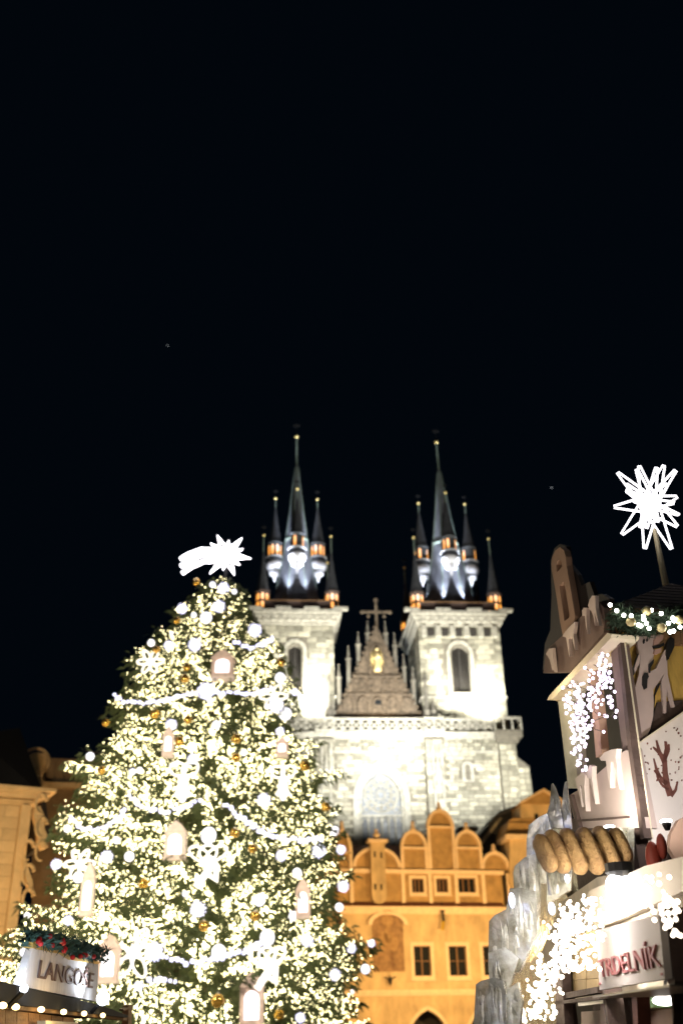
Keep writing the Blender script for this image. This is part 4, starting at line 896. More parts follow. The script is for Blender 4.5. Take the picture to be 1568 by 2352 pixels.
# --- kiosk with the donkey panel
kio = thing('market_kiosk', 'wooden market kiosk with pyramid roof and painted donkey front', 'kiosk', KF)
def kf(name, conv, pts, b0, b1, m, par=kio, holes=(), **k): return MB().prism(hits(KF, conv, pts, b0), b0, b1, [hits(KF, conv, h, b0) for h in holes]).build(name, m, par, **k)
kf('back_board', A, [(985, 1850), (1700, 1850), (1700, 3300), (1180, 3300), (1080, 2500)], .08, .14, M['yellowbg'])
for i in range(6):
    x = 1000 + i * 110; kf('upper_plank', A, [(x, 1700), (x + 104, 1690), (x + 104, 1990), (x, 1990)], .04, .078, M['wood'])
kf('corner_post', B, [(905, 480), (945, 480), (1110, 1660), (1250, 2620), (1165, 2620), (1030, 1660)], -.09, -.02, M['wood_dark'])
kf('corner_strip', B, [(945, 480), (958, 480), (1122, 1660), (1260, 2620), (1250, 2620), (1110, 1660)], -.1, -.05, M['cream'])
kf('lower_board', B, [(1095, 1640), (1800, 1150), (1800, 2700), (1245, 2700), (1180, 2087)], -.03, .03, M['whiteboard'])
kf('board_edge', B, [(1092, 1648), (1092, 1632), (1800, 1138), (1800, 1158)], -.06, -.031, M['cream'])
# roof: pyramid over the kiosk
ec = KF.hit(*A(850, 1605), -.25); za = KF.hit(*A(1385, 1372), .55)
e0 = ec[0]; zE = ec[1]; ap = (za[0] + .08, .55, za[1])
rb_ = [(e0, -.25), (e0 + 2.3, -.25), (e0 + 2.9, .7), (e0 + 2.2, 1.7), (e0 + 1.2, 1.5), (e0 + .62, .9)]
rf = MB().add([(x, y, zE) for x, y in rb_] + [ap], [(i, (i + 1) % 6, 6) for i in range(6)] + [(5, 4, 3, 2, 1, 0)]).build('roof', mat('shingle_roof', (.16, .10, .07), .85, noise=.45, nscale=9, streak=(1, 1, 4), bump=.4), kio)
sh = MB(); 
for i in range(1, 9):
    u = i / 9; p0 = Vector((e0, -.25, zE)).lerp(Vector(ap), u); p1 = Vector((e0 + 2.3, -.25, zE)).lerp(Vector(ap), u); sh.tube([p0 + Vector((0, -.003, .001)), p1 + Vector((0, -.003, .001))], .008, 4)
sh.build('shingle_courses', M['wood_dark'], rf)
MB().box(e0 + .02, e0 + 2.28, -.24, -.18, zE - .12, zE - .003).build('eave_fascia', M['wood'], kio)
# donkey, a painted cut-out
dk = MB().prism(hits(KF, B, [(1100, 480), (1180, 475), (1230, 500), (1300, 490), (1350, 480), (1362, 520), (1330, 580), (1270, 610), (1260, 640), (1330, 650), (1280, 690), (1260, 760), (1215, 800), (1222, 880), (1300, 840), (1370, 690), (1395, 640), (1405, 760), (1380, 900), (1330, 980), (1270, 1060), (1275, 1200), (1268, 1340), (1240, 1470), (1200, 1560), (1100, 1625), (1060, 1260), (1075, 1060), (1120, 900), (1130, 780), (1110, 620)]), .02, .07).build('donkey_cutout', M['donkey'], kio)
def dd(name, pts, b0, b1, m): return MB().prism(hits(KF, B, pts), b0, b1).build(name, m, dk)
dd('muzzle', [(1270, 540), (1330, 490), (1365, 500), (1360, 545), (1310, 590), (1265, 605)], .0, .018, M['muzzle'])
dd('lower_lip', [(1275, 650), (1350, 632), (1340, 680), (1290, 700), (1262, 690)], .0, .018, M['muzzle'])
dd('mouth', [(1255, 610), (1310, 605), (1370, 575), (1380, 600), (1340, 625), (1270, 635)], .002, .019, M['blackpaint'])
dd('mane', [(985, 480), (1060, 455), (1140, 470), (1105, 500), (1105, 560), (1060, 580), (1010, 560)], .03, .075, M['blackpaint'])
dd('ear', [(1105, 700), (1120, 720), (1110, 800), (1060, 905), (1055, 850), (1085, 760)], -.01, .019, M['donkey'])
dd('ear_outline', [(1100, 690), (1128, 715), (1118, 810), (1052, 925), (1044, 860), (1078, 750)], .0, .022, M['blackpaint'])
dd('dark_patch', [(1170, 890), (1200, 895), (1215, 930), (1200, 960), (1195, 1050), (1170, 1065), (1148, 1010), (1150, 930)], .0, .019, M['blackpaint'])
dd('eye', ellipse((1166, 560), 9, 24, 10), .002, .019, M['blackpaint']); dd('cheek_line', ellipse((1200, 545), 5, 18, 8), .002, .019, M['blackpaint'])
dd('hoof', [(1400, 580), (1440, 515), (1480, 540), (1480, 620), (1420, 750), (1395, 700)], .0, .06, M['blackpaint'])
dd('foreleg', [(1385, 900), (1400, 760), (1420, 750), (1425, 900), (1500, 1240), (1470, 1240), (1415, 1040), (1410, 1300), (1385, 1300), (1360, 960)], .03, .066, M['donkey'])
dd('outline_shadow', [(1215, 800), (1270, 745), (1262, 790), (1232, 840), (1230, 890), (1218, 880)], .0, .03, M['blackpaint'])
dd('belly_shadow', [(1268, 1340), (1275, 1200), (1330, 990), (1360, 980), (1300, 1120), (1290, 1300), (1255, 1480), (1225, 1540)], .04, .076, M['blackpaint'])
yl = MB().prism(hits(KF, B, [(1330, 1180), (1600, 1160), (1600, 1330), (1240, 1560), (1262, 1420)]), .055, .079).build('dark_lower_gap', M['wood_dark'], kio)
# painted branch and dots on the lower board
br = MB()
def brs(pts, w0, w1):
    h = hits(KF, B, pts, -.03)
    for (p, q), (wa, wb) in zip(zip(h[:-1], h[1:]), [(w0 + (w1 - w0) * i / (len(h) - 1), w0 + (w1 - w0) * (i + 1) / (len(h) - 1)) for i in range(len(h) - 1)]):
        dx, dz = q[0] - p[0], q[1] - p[1]; L_ = math.hypot(dx, dz); nx, nz = -dz / L_, dx / L_
        br.prism([(p[0] - nx * wa, p[1] - nz * wa), (q[0] - nx * wb, q[1] - nz * wb), (q[0] + nx * wb, q[1] + nz * wb), (p[0] + nx * wa, p[1] + nz * wa)], -.036, -.0305)
brs([(1440, 2180), (1400, 2070), (1380, 1930), (1375, 1800), (1395, 1690), (1385, 1610)], .035, .012); brs([(1378, 1830), (1320, 1720), (1290, 1600)], .028, .008); brs([(1376, 1780), (1415, 1700), (1420, 1640)], .022, .008)
brs([(1400, 2060), (1330, 1990), (1270, 1910)], .026, .01); brs([(1330, 1990), (1290, 1900), (1262, 1790)], .018, .007); brs([(1320, 1730), (1275, 1690), (1255, 1670)], .018, .006)
brs([(1440, 2180), (1490, 2120), (1510, 2030)], .018, .006); brs([(1420, 2120), (1350, 2070), (1300, 1990), (1290, 1940)], .014, .006)
bro = br.build('painted_branch', M['redbranch'], kio)
dots = MB()
for i in range(60):
    x, y = rnd.uniform(1130, 1700), rnd.uniform(1420, 2050)
    if y > 1640 - (x - 1095) * .69 + 40: dots.prism(hits(KF, B, ellipse((x, y), rnd.uniform(5, 11), rnd.uniform(6, 13), 8), -.03), -.035, -.0305)
dots.build('painted_dots', M['redbranch'], kio)
# --- fir garland under the eave with balls and bulbs
ga = thing('fir_garland', 'fir garland with bulbs and cream balls under the kiosk eave', 'garland', KF)
gm = MB(); grng = random.Random(3)
for i in range(2600):
    x = grng.uniform(870, 1750); yc = 1690 + 90 * math.sin((x - 870) / 210.0) ** 2 + (x - 870) * .03; p = KF.hit(*A(x, yc + grng.gauss(0, 42)), -.28); b = -.28 + grng.uniform(-.1, .12)
    d = Vector((grng.uniform(-1, 1), grng.uniform(-1, 1), grng.uniform(-1, .6))).normalized() * .075; s_ = d.cross(Vector((.3, 1, .2))).normalized() * .008; q = Vector((p[0], b, p[1])); k = len(gm.v)
    gm.add([tuple(q - s_), tuple(q + d), tuple(q + s_)], [(0, 1, 2)])
gm.build('fir_needles', M['garland'], ga, kind='stuff')
for x, y in ((1050, 1760), (1210, 1650), (1355, 1820), (1530, 1740), (1310, 3060 - 1300)):
    if (x, y) == (1310, 1760): continue
    p = KF.hit(*A(x, y), -.38); MB().ball((p[0], -.38, p[1]), 48 * .231 * 9.2 / FPX, 14, 10).build('cream_ball', mat('cream_ball_gloss', (.62, .52, .26), .35), ga, True)
lb_me = MB().ball((0, 0, 0), .019, 8, 6).mesh('light_bulb', lightmat('garland_bulb', (1, .97, .85), 16))
for x, y in ((845, 1592), (910, 1650), (980, 1695), (1055, 1700), (1125, 1790), (1150, 1800), (1175, 1705), (1180, 1735), (1205, 1775), (1232, 1825), (1255, 1645), (1352, 1678), (1468, 1722), (1480, 1750), (1425, 1775), (1540, 1812), (1475, 1852), (1440, 1862)): p = KF.hit(*A(x, y), -.4); inst('light_bulb', lb_me, ga, (p[0], -.4, p[1]))
# --- big star on its pole
sp0 = P(*A(1240, 590), 10.2)
star = thing('pole_star', 'large glowing white spiky star on a pole above the kiosk roof', 'star', loc=sp0)
SF = lambda x, y: P(*A(x, y), 10.2) - sp0
srg = random.Random(5)
tips = [(925, 265), (1145, 190), (1392, 180), (1530, 478), (1525, 792), (1475, 1003), (1168, 1065), (962, 890), (900, 580)]
short = [(1068, 320), (1278, 278), (1418, 390), (960, 492), (1012, 675), (1098, 905), (1430, 660), (1435, 835), (1245, 880), (1140, 935), (1385, 440), (970, 520)]
for tp, lg in [(t, 1) for t in tips] + [(t, 0) for t in short]:
    e = SF(*tp); e.y = srg.uniform(-.1, .1) if lg else srg.uniform(-.35, -.1); n = Vector((-e.z, 0, e.x)).normalized(); k = (.085 if lg else .05)
    b0, b1 = e.normalized() * .12 + n * k, e.normalized() * .12 - n * k
    MB().tube([b0, e + n * .012, e - n * .012, b1], .0125 if lg else .013, 6).build('ray', M['starlight'], star)
MB().ball((0, 0, 0), .13, 14, 10, (1, .8, 1)).build('hub', M['starlight'], star)
pb = P(*A(1400, 1395), 10.2) - sp0; pt = SF(1285, 840)
MB().tube([pt, pb], [.026, .04], 8).build('pole', mat('brass_pole', (.42, .36, .22), .5, .3, noise=.2), star)
# --- long stall side: chimney board, eave, window, icicle lights
sta_ = thing('decorated_stall', 'market stall side with brown snow board, pale eave moulding and open window', 'stall', KS)
def ks(name, conv, pts, b0, b1, m, par=sta_, holes=(), **k): return MB().prism(hits(KS, conv, pts, b0), b0, b1, [hits(KS, conv, h, b0) for h in holes]).build(name, m, par, **k)
eave = ks('eave_moulding', B, [(148, 1178), (175, 1130), (780, 475), (820, 490), (815, 530), (205, 1172)], -.16, .12, M['cream'])
ks('frieze_board', B, [(205, 1172), (820, 530), (890, 560), (800, 690), (600, 850), (380, 1060), (265, 1195)], -.04, .06, mat('warm_frieze', (.55, .42, .2), .7, noise=.15))
ks('far_post', B, [(265, 1195), (345, 1110), (420, 1060), (470, 2100), (372, 2100)], -.05, .06, mat('pale_post', (.5, .5, .4), .7, noise=.2, nscale=5))
ks('middle_post', B, [(585, 860), (640, 820), (722, 1740), (660, 1780)], -.02, .06, M['board_tan'])
ks('wide_post', B, [(815, 690), (905, 600), (1040, 1600), (1050, 1700), (935, 1700)], -.03, .07, M['board_brown'])
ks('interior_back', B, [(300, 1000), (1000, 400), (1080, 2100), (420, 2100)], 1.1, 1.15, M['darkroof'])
ks('lower_board', Cc, [(755, 330), (830, 285), (1010, 130), (1150, 10), (1205, 0), (1310, 560), (830, 560), (790, 480)], -.06, .04, M['board_pink'])
ks('base_rail', Cc, [(820, 500), (1160, 475), (1164, 488), (822, 514)], -.1, -.062, M['wood_dark'])
ks('lower_trim', Cc, [(755, 330), (770, 320), (835, 560), (815, 560)], -.1, -.062, M['wood_dark'])
# chimney and snow boards above the eave
ch = thing('chimney_board', 'dark brown cut-out chimney and snow board standing on the stall eave', 'cut-out board', KS)
ks('backing_board', A, [(175, 2240), (195, 1980), (250, 1840), (262, 1500), (255, 1150), (290, 1030), (345, 985), (410, 1010), (430, 1180), (520, 1290), (560, 1400), (640, 1360), (690, 1500), (760, 1480), (840, 1530), (845, 1850), (470, 2240)], .03, .08, M['darkroof'], ch)
ks('snow_board', A, [(180, 2270), (210, 2040), (300, 1960), (390, 1880), (480, 1780), (570, 1690), (650, 1590), (740, 1560), (780, 1620), (790, 1750), (780, 1870), (440, 2265)], -.03, .028, M['board_brown'], ch)
ks('chimney_frame', A, [(260, 1180), (272, 1110), (300, 1050), (345, 1015), (385, 1050), (402, 1110), (410, 1200), (455, 1450), (495, 1700), (492, 1760), (375, 1900), (345, 1750), (318, 1550), (285, 1350), (265, 1250)], -.05, .02, M['board_tan'], ch, [[(308, 1190), (325, 1145), (345, 1140), (362, 1170), (364, 1210), (340, 1240), (315, 1265)], [(340, 1400), (375, 1360), (390, 1370), (440, 1690), (435, 1720), (390, 1750)]])
icl = [[(625, 1600), (640, 1540), (665, 1500), (695, 1500), (700, 1620), (712, 1690), (733, 1800), (706, 1720), (688, 1660), (694, 1800), (676, 1700), (655, 1650), (640, 1640)],
       [(565, 1650), (580, 1620), (610, 1620), (608, 1700), (612, 1790), (618, 1880), (602, 1790), (592, 1700), (568, 1700)],
       [(370, 1905), (395, 1860), (440, 1810), (492, 1760), (490, 1800), (478, 1880), (488, 1960), (494, 2040), (480, 1980), (465, 1920), (440, 1905), (430, 1930), (440, 2110), (420, 2000), (405, 1915)],
       [(205, 2080), (235, 2030), (270, 2020), (275, 2090), (282, 2160), (290, 2260), (270, 2180), (258, 2130), (268, 2240), (245, 2140), (222, 2100)]]
for p in icl: ks('icicle', A, p, -.09, -.052, M['ice_paint'], ch)
icl2 = [[(975, 60), (1010, 20), (1060, 0), (1100, -5), (1090, 60), (1118, 285), (1095, 200), (1072, 85), (1055, 90), (1052, 275), (1035, 200), (1020, 80), (985, 80)], [(880, 160), (905, 110), (922, 120), (920, 190), (928, 260), (945, 390), (922, 300), (905, 210), (885, 200)], [(800, 130 + 80), (850, 160), (875, 180), (868, 260), (878, 440), (856, 330), (845, 250), (835, 260), (850, 410), (828, 320)]]
for p in icl2: ks('icicle', Cc, p, -.11, -.062, M['ice_paint'], sta_)
kt = KS.hit(*B(480, 1000)); point('eave_glow', KS.w(kt[0], -.5, kt[1] - .1), 9, (1, .82, .52), .06)  # unseen point added to warm the eave as the icicle lights would
# icicle fairy lights on the eave
fir = thing('icicle_lights', 'violet white icicle lights hanging below the pale stall eave', 'string lights', KS)
ib_me = MB().ball((0, 0, 0), 1, 8, 6).mesh('light_bulb', lightmat('icicle_bulb', (.90, .72, 1.0), 2.6))
frng = random.Random(9); wire = MB()
def drop(x, y0, y1, n, spread, conv=B, fr=KS, par=fir, b=-.2, rr=.016):
    pts = []
    for i in range(n):
        y = y0 + (y1 - y0) * (i + frng.random() * .6) / n; xx = x + (y - y0) * .09 + frng.gauss(0, spread)
        p = fr.hit(*conv(xx, y), b); pts.append((p[0], b, p[1]))
        inst('light_bulb', ib_me, par, (p[0], b + frng.uniform(-.05, .05), p[1]), (0, 0, 0), (rr * frng.uniform(.8, 1.2),) * 3)
    wire.tube(pts, .004, 3)
drop(335, 1130, 1290, 9, 14); drop(430, 1030, 1930, 46, 40); drop(400, 1100, 1750, 26, 40); drop(510, 980, 1520, 26, 36); drop(480, 1150, 1700, 22, 30); drop(590, 830, 1250, 15, 20); drop(645, 1000, 1540, 14, 30); drop(750, 690, 1010, 22, 34); drop(740, 850, 1360, 14, 40); drop(800, 830, 1390, 11, 34); drop(690, 800, 1110, 9, 26)
wire.build('wire', M['bulb_off'], fir)

# --- lower right: sign, tan boards, ledge, opening
sO = P(1375, 2285, 8.2); SG = Frame(sO.x, sO.y, -92.5)
shp = thing('pastry_stall', 'pastry market stall with tan tiled boards, ledge and dark counter opening', 'stall', SG)
def sg(name, conv, pts, b0, b1, m, par=shp, **k): return MB().prism(hits(SG, conv, pts, b0), b0, b1).build(name, m, par, **k)
for i in range(3):
    for j in range(5):
        x0, x1 = 715 + i * 84, 715 + i * 84 + 80; y0 = 845 - j * 86 - i * 6; sg('tile', D, [(x0, y0), (x1, y0 - 8), (x1, y0 - 90), (x0, y0 - 82)], .1, .16 + .01 * rnd.random(), M['tileboard'])
for i in range(2):
    for j in range(6): x0, x1 = 1490 + i * 84, 1490 + i * 84 + 80; y0 = 690 - j * 88 - i * 12; sg('tile', D, [(x0, y0), (x1, y0 - 12), (x1, y0 - 96), (x0, y0 - 84)], .1, .16, M['tileboard'])
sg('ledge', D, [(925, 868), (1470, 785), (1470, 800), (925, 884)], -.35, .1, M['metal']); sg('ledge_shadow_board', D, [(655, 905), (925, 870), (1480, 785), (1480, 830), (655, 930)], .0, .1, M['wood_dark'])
sg('lintel', D, [(700, 850), (960, 800), (960, 845), (710, 890)], .02, .095, M['wood_dark'])
sg('post', D, [(1390, 250), (1430, 240), (1510, 760), (1500, 1090), (1470, 790), (1445, 740)], -.02, .08, M['wood_dark']); sg('left_post', D, [(650, 560), (700, 560), (715, 850), (730, 1090), (670, 1090)], .0, .08, M['wood_dark'])
sg('red_post', D, [(1200, 830), (1240, 825), (1250, 1090), (1215, 1090)], .02, .1, M['redbranch']); sg('pale_awning', D, [(980, 880), (1030, 872), (1110, 1090), (980, 1090)], .1, .14, M['board_pink'])
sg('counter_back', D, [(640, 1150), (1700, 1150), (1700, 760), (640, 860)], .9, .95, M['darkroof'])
sg('window_frame', D, [(820, 910), (1000, 890), (1000, 920), (825, 940)], .05, .1, M['metal']); sg('inner_panel', D, [(845, 980), (980, 970), (990, 1090), (845, 1090)], .3, .34, M['board_pink'])
sg('green_box', D, [(1250, 830), (1375, 815), (1375, 950), (1250, 965)], .25, .5, M['greenpanel']); sg('counter_board', D, [(1265, 985), (1510, 950), (1520, 1090), (1270, 1090)], .1, .3, M['board_tan'])
sg('side_panel', D, [(500, 60), (690, 40), (790, 250), (720, 560), (650, 1190), (250, 1190), (330, 700), (500, 450)], .42, .47, M['icesheet'])
sg('rear_board', D, [(560, 560), (700, 200), (960, 20), (1700, -100), (1700, 700), (1480, 790), (960, 880), (700, 900)], .3, .34, mat('pale_rear_board', (.62, .55, .44), .8, noise=.2))
sg('prop_board', Cc, [(560, 600), (660, 560), (1180, 560), (1180, 960), (980, 1000), (700, 1190), (520, 1190)], .5, .55, M['icesheet'])
sg('upper_panel', D, [(740, 560), (940, 400), (1480, 160), (1700, 60), (1700, -160), (1300, -60), (900, 120)], .2, .25, mat('bright_shop_board', (.7, .62, .5), .7, noise=.1))
sign = thing('pastry_sign', 'white sign board with red TRDELNIK lettering, its top washed out by light', 'sign', SG)
q4 = hits(SG, D, [(975, 825), (1440, 745), (1395, 285), (950, 400)], -.06)
MB().prism(q4, -.06, -.02).build('board', M['whiteboard'], sign)
def onsign(fr, par, name, body, m, bl, br_, tl, conv, b):
    p0, p1, p2 = (fr.hit(*conv(*q), b) for q in (bl, br_, tl)); me = text_mesh(name, body, m, .012)
    for v in me.vertices: x, y, z = v.co; v.co = (p0[0] + (p1[0] - p0[0]) * x + (p2[0] - p0[0]) * z, b + y, p0[1] + (p1[1] - p0[1]) * x + (p2[1] - p0[1]) * z)
    o = bpy.data.objects.new(name, me); col.objects.link(o); o.parent = par; return o
onsign(SG, sign, 'lettering', 'TRDELNÍK', M['redletter'], (985, 735), (1415, 655), (962, 580), D, -.068)
for x, y in ((982, 780), (1422, 712)): MB().prism(hits(SG, D, ellipse((x, y), 8, 10, 8), -.06), -.066, -.0605).build('screw', M['redletter'], sign)
# lamps over the sign
for (px, py), lab in ((D(1130, 90), 'bright floodlight glaring down on the pastry sign'),):
    o = thing('sign_floodlight', lab, 'lamp', loc=P(px, py, 7.6)); MB().lathe([(.04, .02), (.1, .1), (.1, .16)], (0, 0), 12).build('housing', M['iron'], o); MB().ball((0, -.03, .0), .1, 14, 10, (1.2, .5, 1)).build('lens', M['lampglow'], o, True)
lp_ = P(*D(1100, 150), 7.5); spot('sign_spot', lp_ + Vector((-.5, -.1, .15)), SG.w(-.0, 0, SG.hit(*D(1200, 330))[1]), 150, (1, .93, .88), 84, .9, .08); point('counter_fill_lamp', P(*D(900, 330), 7.9), 30, (1, .93, .82), .06); sh_ = SG.hit(*D(1180, 380)); point('sign_fill_lamp', SG.w(sh_[0], -.34, sh_[1]), 11, (1, .92, .9), .05)  # the two points are unseen fills, added to brighten sign and counter
o = thing('counter_lamp', 'white counter lamp with a red rim at the lower right corner', 'lamp', loc=P(*D(1440, 900), 7.2)); MB().ball((0, 0, 0), .05, 12, 8, (1.6, 1, .6)).build('white_globe', M['lampglow'], o, True); MB().ball((.16, 0, -.03), .07, 12, 8, (1, 1, 1.8)).build('red_rim_globe', lightmat('pink_glow', (1, .75, .7), 7), o, True); MB().tube([(0, 0, .03), (.05, 0, .2)], .012, 5).build('arm', M['iron'], o)
# curtain of bulbs over the pastry stall
cur = thing('curtain_lights', 'dense curtain of warm white bulbs over the pastry stall front', 'string lights', SG)
cb_me = MB().ball((0, 0, 0), 1, 8, 6).mesh('light_bulb', lightmat('curtain_bulb', (1.0, .84, .66), 6.0))
wire = MB(); nb = 0
for i in range(290):
    u = frng.random()
    if i < 150: x = 830 - 330 * u + frng.gauss(0, 45); y = 240 + 830 * u + frng.gauss(0, 40)
    elif i < 235: x = frng.uniform(700, 1010); y = frng.uniform(150, 690) if x > 850 else frng.uniform(340, 690)
    elif i < 262: x = frng.uniform(1230, 1570); y = frng.uniform(0, 300)
    else: x = frng.uniform(1420, 1570); y = frng.uniform(180, 440)
    p = SG.hit(*D(x, y), -.12); inst('light_bulb', cb_me, cur, (p[0], -.12 + frng.uniform(-.06, .03), p[1]), (0, 0, 0), (frng.uniform(.012, .022) * (SG.w(p[0], 0, 0).y / 8.5),) * 3)
mm = MB()
for i in range(260):
    u = frng.random()
    if i < 150: x = 800 - 340 * u + frng.gauss(0, 60); y = 240 + 830 * u + frng.gauss(0, 40)
    else: x = frng.uniform(700, 1000); y = frng.uniform(150, 700) if x > 850 else frng.uniform(320, 700)
    p = SG.hit(*D(x, y), -.05); mm.ball((p[0], -.05, p[1]), frng.uniform(.009, .015) * (SG.w(p[0], 0, 0).y / 8.5), 6, 4)
mm.build('light_bulbs', cb_me.materials[0], cur, kind='stuff')
for k in range(7):
    x = 880 - k * 70; pts = [SG.hit(*D(x + 70 - 110 * t, 200 + k * 110 + 300 * t), -.1) for t in (0, .3, .6, 1)]; wire.tube([(p[0], -.1, p[1]) for p in pts], .004, 3)
wire.build('wire', M['bulb_off'], cur)
# giant pastry roll
pc = P(1338, 1958, 8.3); pr = thing('pastry_roll_model', 'giant golden brown spiral pastry roll mounted above the stall', 'model pastry', loc=pc); pr.rotation_euler = (0, R(-2.5), R(4))
wv = 8.75 / FPX
for i, (x, r, dz) in enumerate(((-80, 40, 2), (-54, 46, 4), (-20, 49, 3), (16, 50, 2), (50, 47, 5), (80, 38, 8))):
    m = MB(); m.T = Matrix.Translation((x * wv, 0, dz * wv)) @ Matrix.Rotation(R(-17), 4, 'Y') @ Matrix.Diagonal((.62, 1.6, 1, 1)); e_ = 24 * wv; L2 = r * wv
    m.lathe([(.1 * e_, -L2)] + [(e_ * math.sin(t), -L2 + e_ * .8 * (1 - math.cos(t))) for t in (.35, .7, 1.05, 1.4)] + [(e_ * 1.06, 0)] + [(e_ * math.sin(t), L2 - e_ * .8 * (1 - math.cos(t))) for t in (1.4, 1.05, .7, .35)] + [(.1 * e_, L2)], (0, 0), 20); m.build('coil', M['pastry'], pr, True)
MB().tube([(-86 * wv, 0, 2 * wv), (84 * wv, 0, 6 * wv)], .08, 12).build('core', M['pastry'], pr, True)
MB().tube([(-.3, .05, -.3), (-.3, .05, -.1), (.3, .05, -.1), (.3, .05, -.3)], .015, 5).build('bracket', M['metal'], pr)
# ice shards, stepped translucent sheets beside the stall
ice = thing('ice_sculpture', 'stepped cracked ice sheets with pale bluish glints beside the pastry stall', 'ice sculpture', Frame(P(1200, 2100, 8.6).x, 8.6, -20))
IF = Frame(P(1200, 2100, 8.6).x, 8.6, -20)
def inpoly(x, z, q):
    c = False
    for (xa, za), (xb, zb) in zip(q, q[1:] + q[:1]):
        if (za > z) != (zb > z) and x < (xb - xa) * (z - za) / (zb - za) + xa: c = not c
    return c
irng = random.Random(21)
def ic(pts, conv, b0, b1, n=70):
    q = hits(IF, conv, pts, b0); o = MB().prism(q, b0, b1).build('ice_sheet', M['icesheet'], ice)
    x0, x1, z0, z1 = min(p[0] for p in q), max(p[0] for p in q), min(p[1] for p in q), max(p[1] for p in q); m = MB()
    for i in range(n):
        x, z = irng.uniform(x0, x1), irng.uniform(z0, z1); w, h = irng.uniform(.012, .04), irng.uniform(.05, .22); tl = irng.gauss(0, .2)
        sh_ = [(x + (-w * irng.uniform(.6, 1)), z - h * irng.uniform(.5, 1)), (x + w * irng.uniform(.4, 1), z - h * irng.uniform(.6, 1)), (x + w * irng.uniform(.6, 1) + tl * h, z + h * .7), (x + tl * h, z + h * irng.uniform(.8, 1.3)), (x - w * irng.uniform(.6, 1), z + h * irng.uniform(.3, .8))]
        if all(inpoly(*s_, q) for s_ in sh_):
            k = irng.uniform(.002, .010); t_ = irng.random(); vs = [(s_[0], b0 + .001, s_[1]) for s_ in sh_] + [(x + tl * .3 * h, b0 - k, z)]
            m.add(vs, [(i_, (i_ + 1) % 5, 5) for i_ in range(5)], t_ + .01)
    if m.v: m.build('ice_facets', M['icesheet'], o, kind='stuff')
    return o
ic([(600, 560), (600, 460), (622, 380), (630, 250), (642, 238), (655, 260), (690, 360), (720, 560)], Cc, .30, .36)
ic([(700, 560), (705, 430), (715, 300), (728, 232), (742, 225), (752, 320), (770, 460), (780, 575)], Cc, .34, .38)
ic([(455, 950), (455, 650), (470, 540), (545, 480), (600, 455), (640, 600), (600, 950)], Cc, .12, .2)
ic([(340, 1300), (365, 1000), (360, 880), (372, 830), (440, 770), (520, 740), (545, 1000), (530, 1300)], Cc, .0, .09)
ic([(180, 700), (188, 335), (230, 290), (310, 250), (335, 100), (420, 95), (525, 120), (530, 420), (400, 700)], D, -.12, -.04)
ic([(195, 900), (182, 560), (300, 520), (400, 600), (330, 800), (320, 950)], D, -.2, -.125)
ic([(75, 1150), (95, 785), (130, 760), (225, 735), (290, 760), (310, 900), (300, 1150)], D, -.32, -.22)
ic([(300, 1150), (310, 830), (390, 770), (420, 900), (400, 1150)], D, -.24, -.15)
ic([(600, 820), (640, 770), (760, 690), (790, 760), (770, 1000), (600, 1100)], Cc, .25, .3)
# little bluish glints: glowing spots for the LED light behind the ice
for q, lab in ((Cc(470, 640), 'topmost'), (D(355, 180), 'second'), (D(345, 990), 'lowest')): pass
led_m = lightmat('blue_led', (.62, .70, 1.0), 1.3)
for conv, x, y, rx, rz, b in ((Cc, 745, 920, .022, .035, -.2), (D, 350, 185, .028, .06, -.16), (D, 635, 245, .03, .05, -.05)):
    p = IF.hit(*conv(x, y), b); MB().ball((p[0], b, p[1]), 1, 8, 6, (rx, .02, rz)).build('led_glint', led_m, ice, True)
for conv, x, y, b, pw in ((Cc, 650, 420, -.0, 1.6), (Cc, 480, 640, -.12, 1.6), (D, 350, 200, -.4, 1.6), (D, 300, 520, -.45, 1.4), (D, 350, 1010, -.6, 2.2)):
    p = IF.hit(*conv(x, y), b); point('ice_led_fill', IF.w(p[0], b, p[1]), pw * .8, (.55, .62, 1.0), .03)  # unseen points added before the sheets for soft lavender LED light
# red oval ornaments, dark shapes by the kiosk base
for (x, y, rx, ry, b), lab in (((1360, 780, 50, 108, -.12), 'large red oval ornament hanging beside the giant pastry'), ((1418, 690, 30, 80, -.05), 'smaller red oval ornament behind the large one')):
    p = P(*Cc(x, y), 8.0 - b); s_ = 8.6 * .3225 / FPX
    o = tag(MB().ball((0, 0, 0), 1, 16, 12, (rx * s_, .06, ry * s_)).build('oval_ornament', M['redoval'], None, True), lab, 'ornament', 'red oval ornaments by the pastry'); o.location = p
# floodlights under the boards
def flood(conv, x, y, Y, lab, tgt, pw, colr, sz=.05):
    p = P(*conv(x, y), Y); o = thing('board_floodlight', lab, 'lamp', loc=p, group='floodlights shining up the stall boards'); MB().lathe([(.02, -.06), (sz * .7, -.02), (sz * .7, .0)], (0, 0), 10).build('housing', M['iron'], o); MB().ball((0, 0, .01), sz * .92, 12, 8, (1, 1, .35)).build('lens', M['lampglow'], o, True)
    spot('board_spot', p + Vector((0, 0, .06)), tgt, pw, colr, 120, .7, .05)
p = KS.w(KS.hit(*Cc(1040, 540))[0], -.35, KS.hit(*Cc(1040, 560))[1]); 
flood(Cc, 1045, 560, 8.75, 'floodlight glaring at the foot of the icicle painted board', KS.w(KS.hit(*Cc(1040, 200))[0], 0, KS.hit(*Cc(1040, 100))[1]), 62, (1, .92, .8))
flood(Cc, 1450, 520, 8.1, 'floodlight glaring at the foot of the branch painted board', KF.w(KF.hit(*Cc(1450, 250))[0], 0, KF.hit(*Cc(1450, 100))[1]), 48, (1, .93, .9))
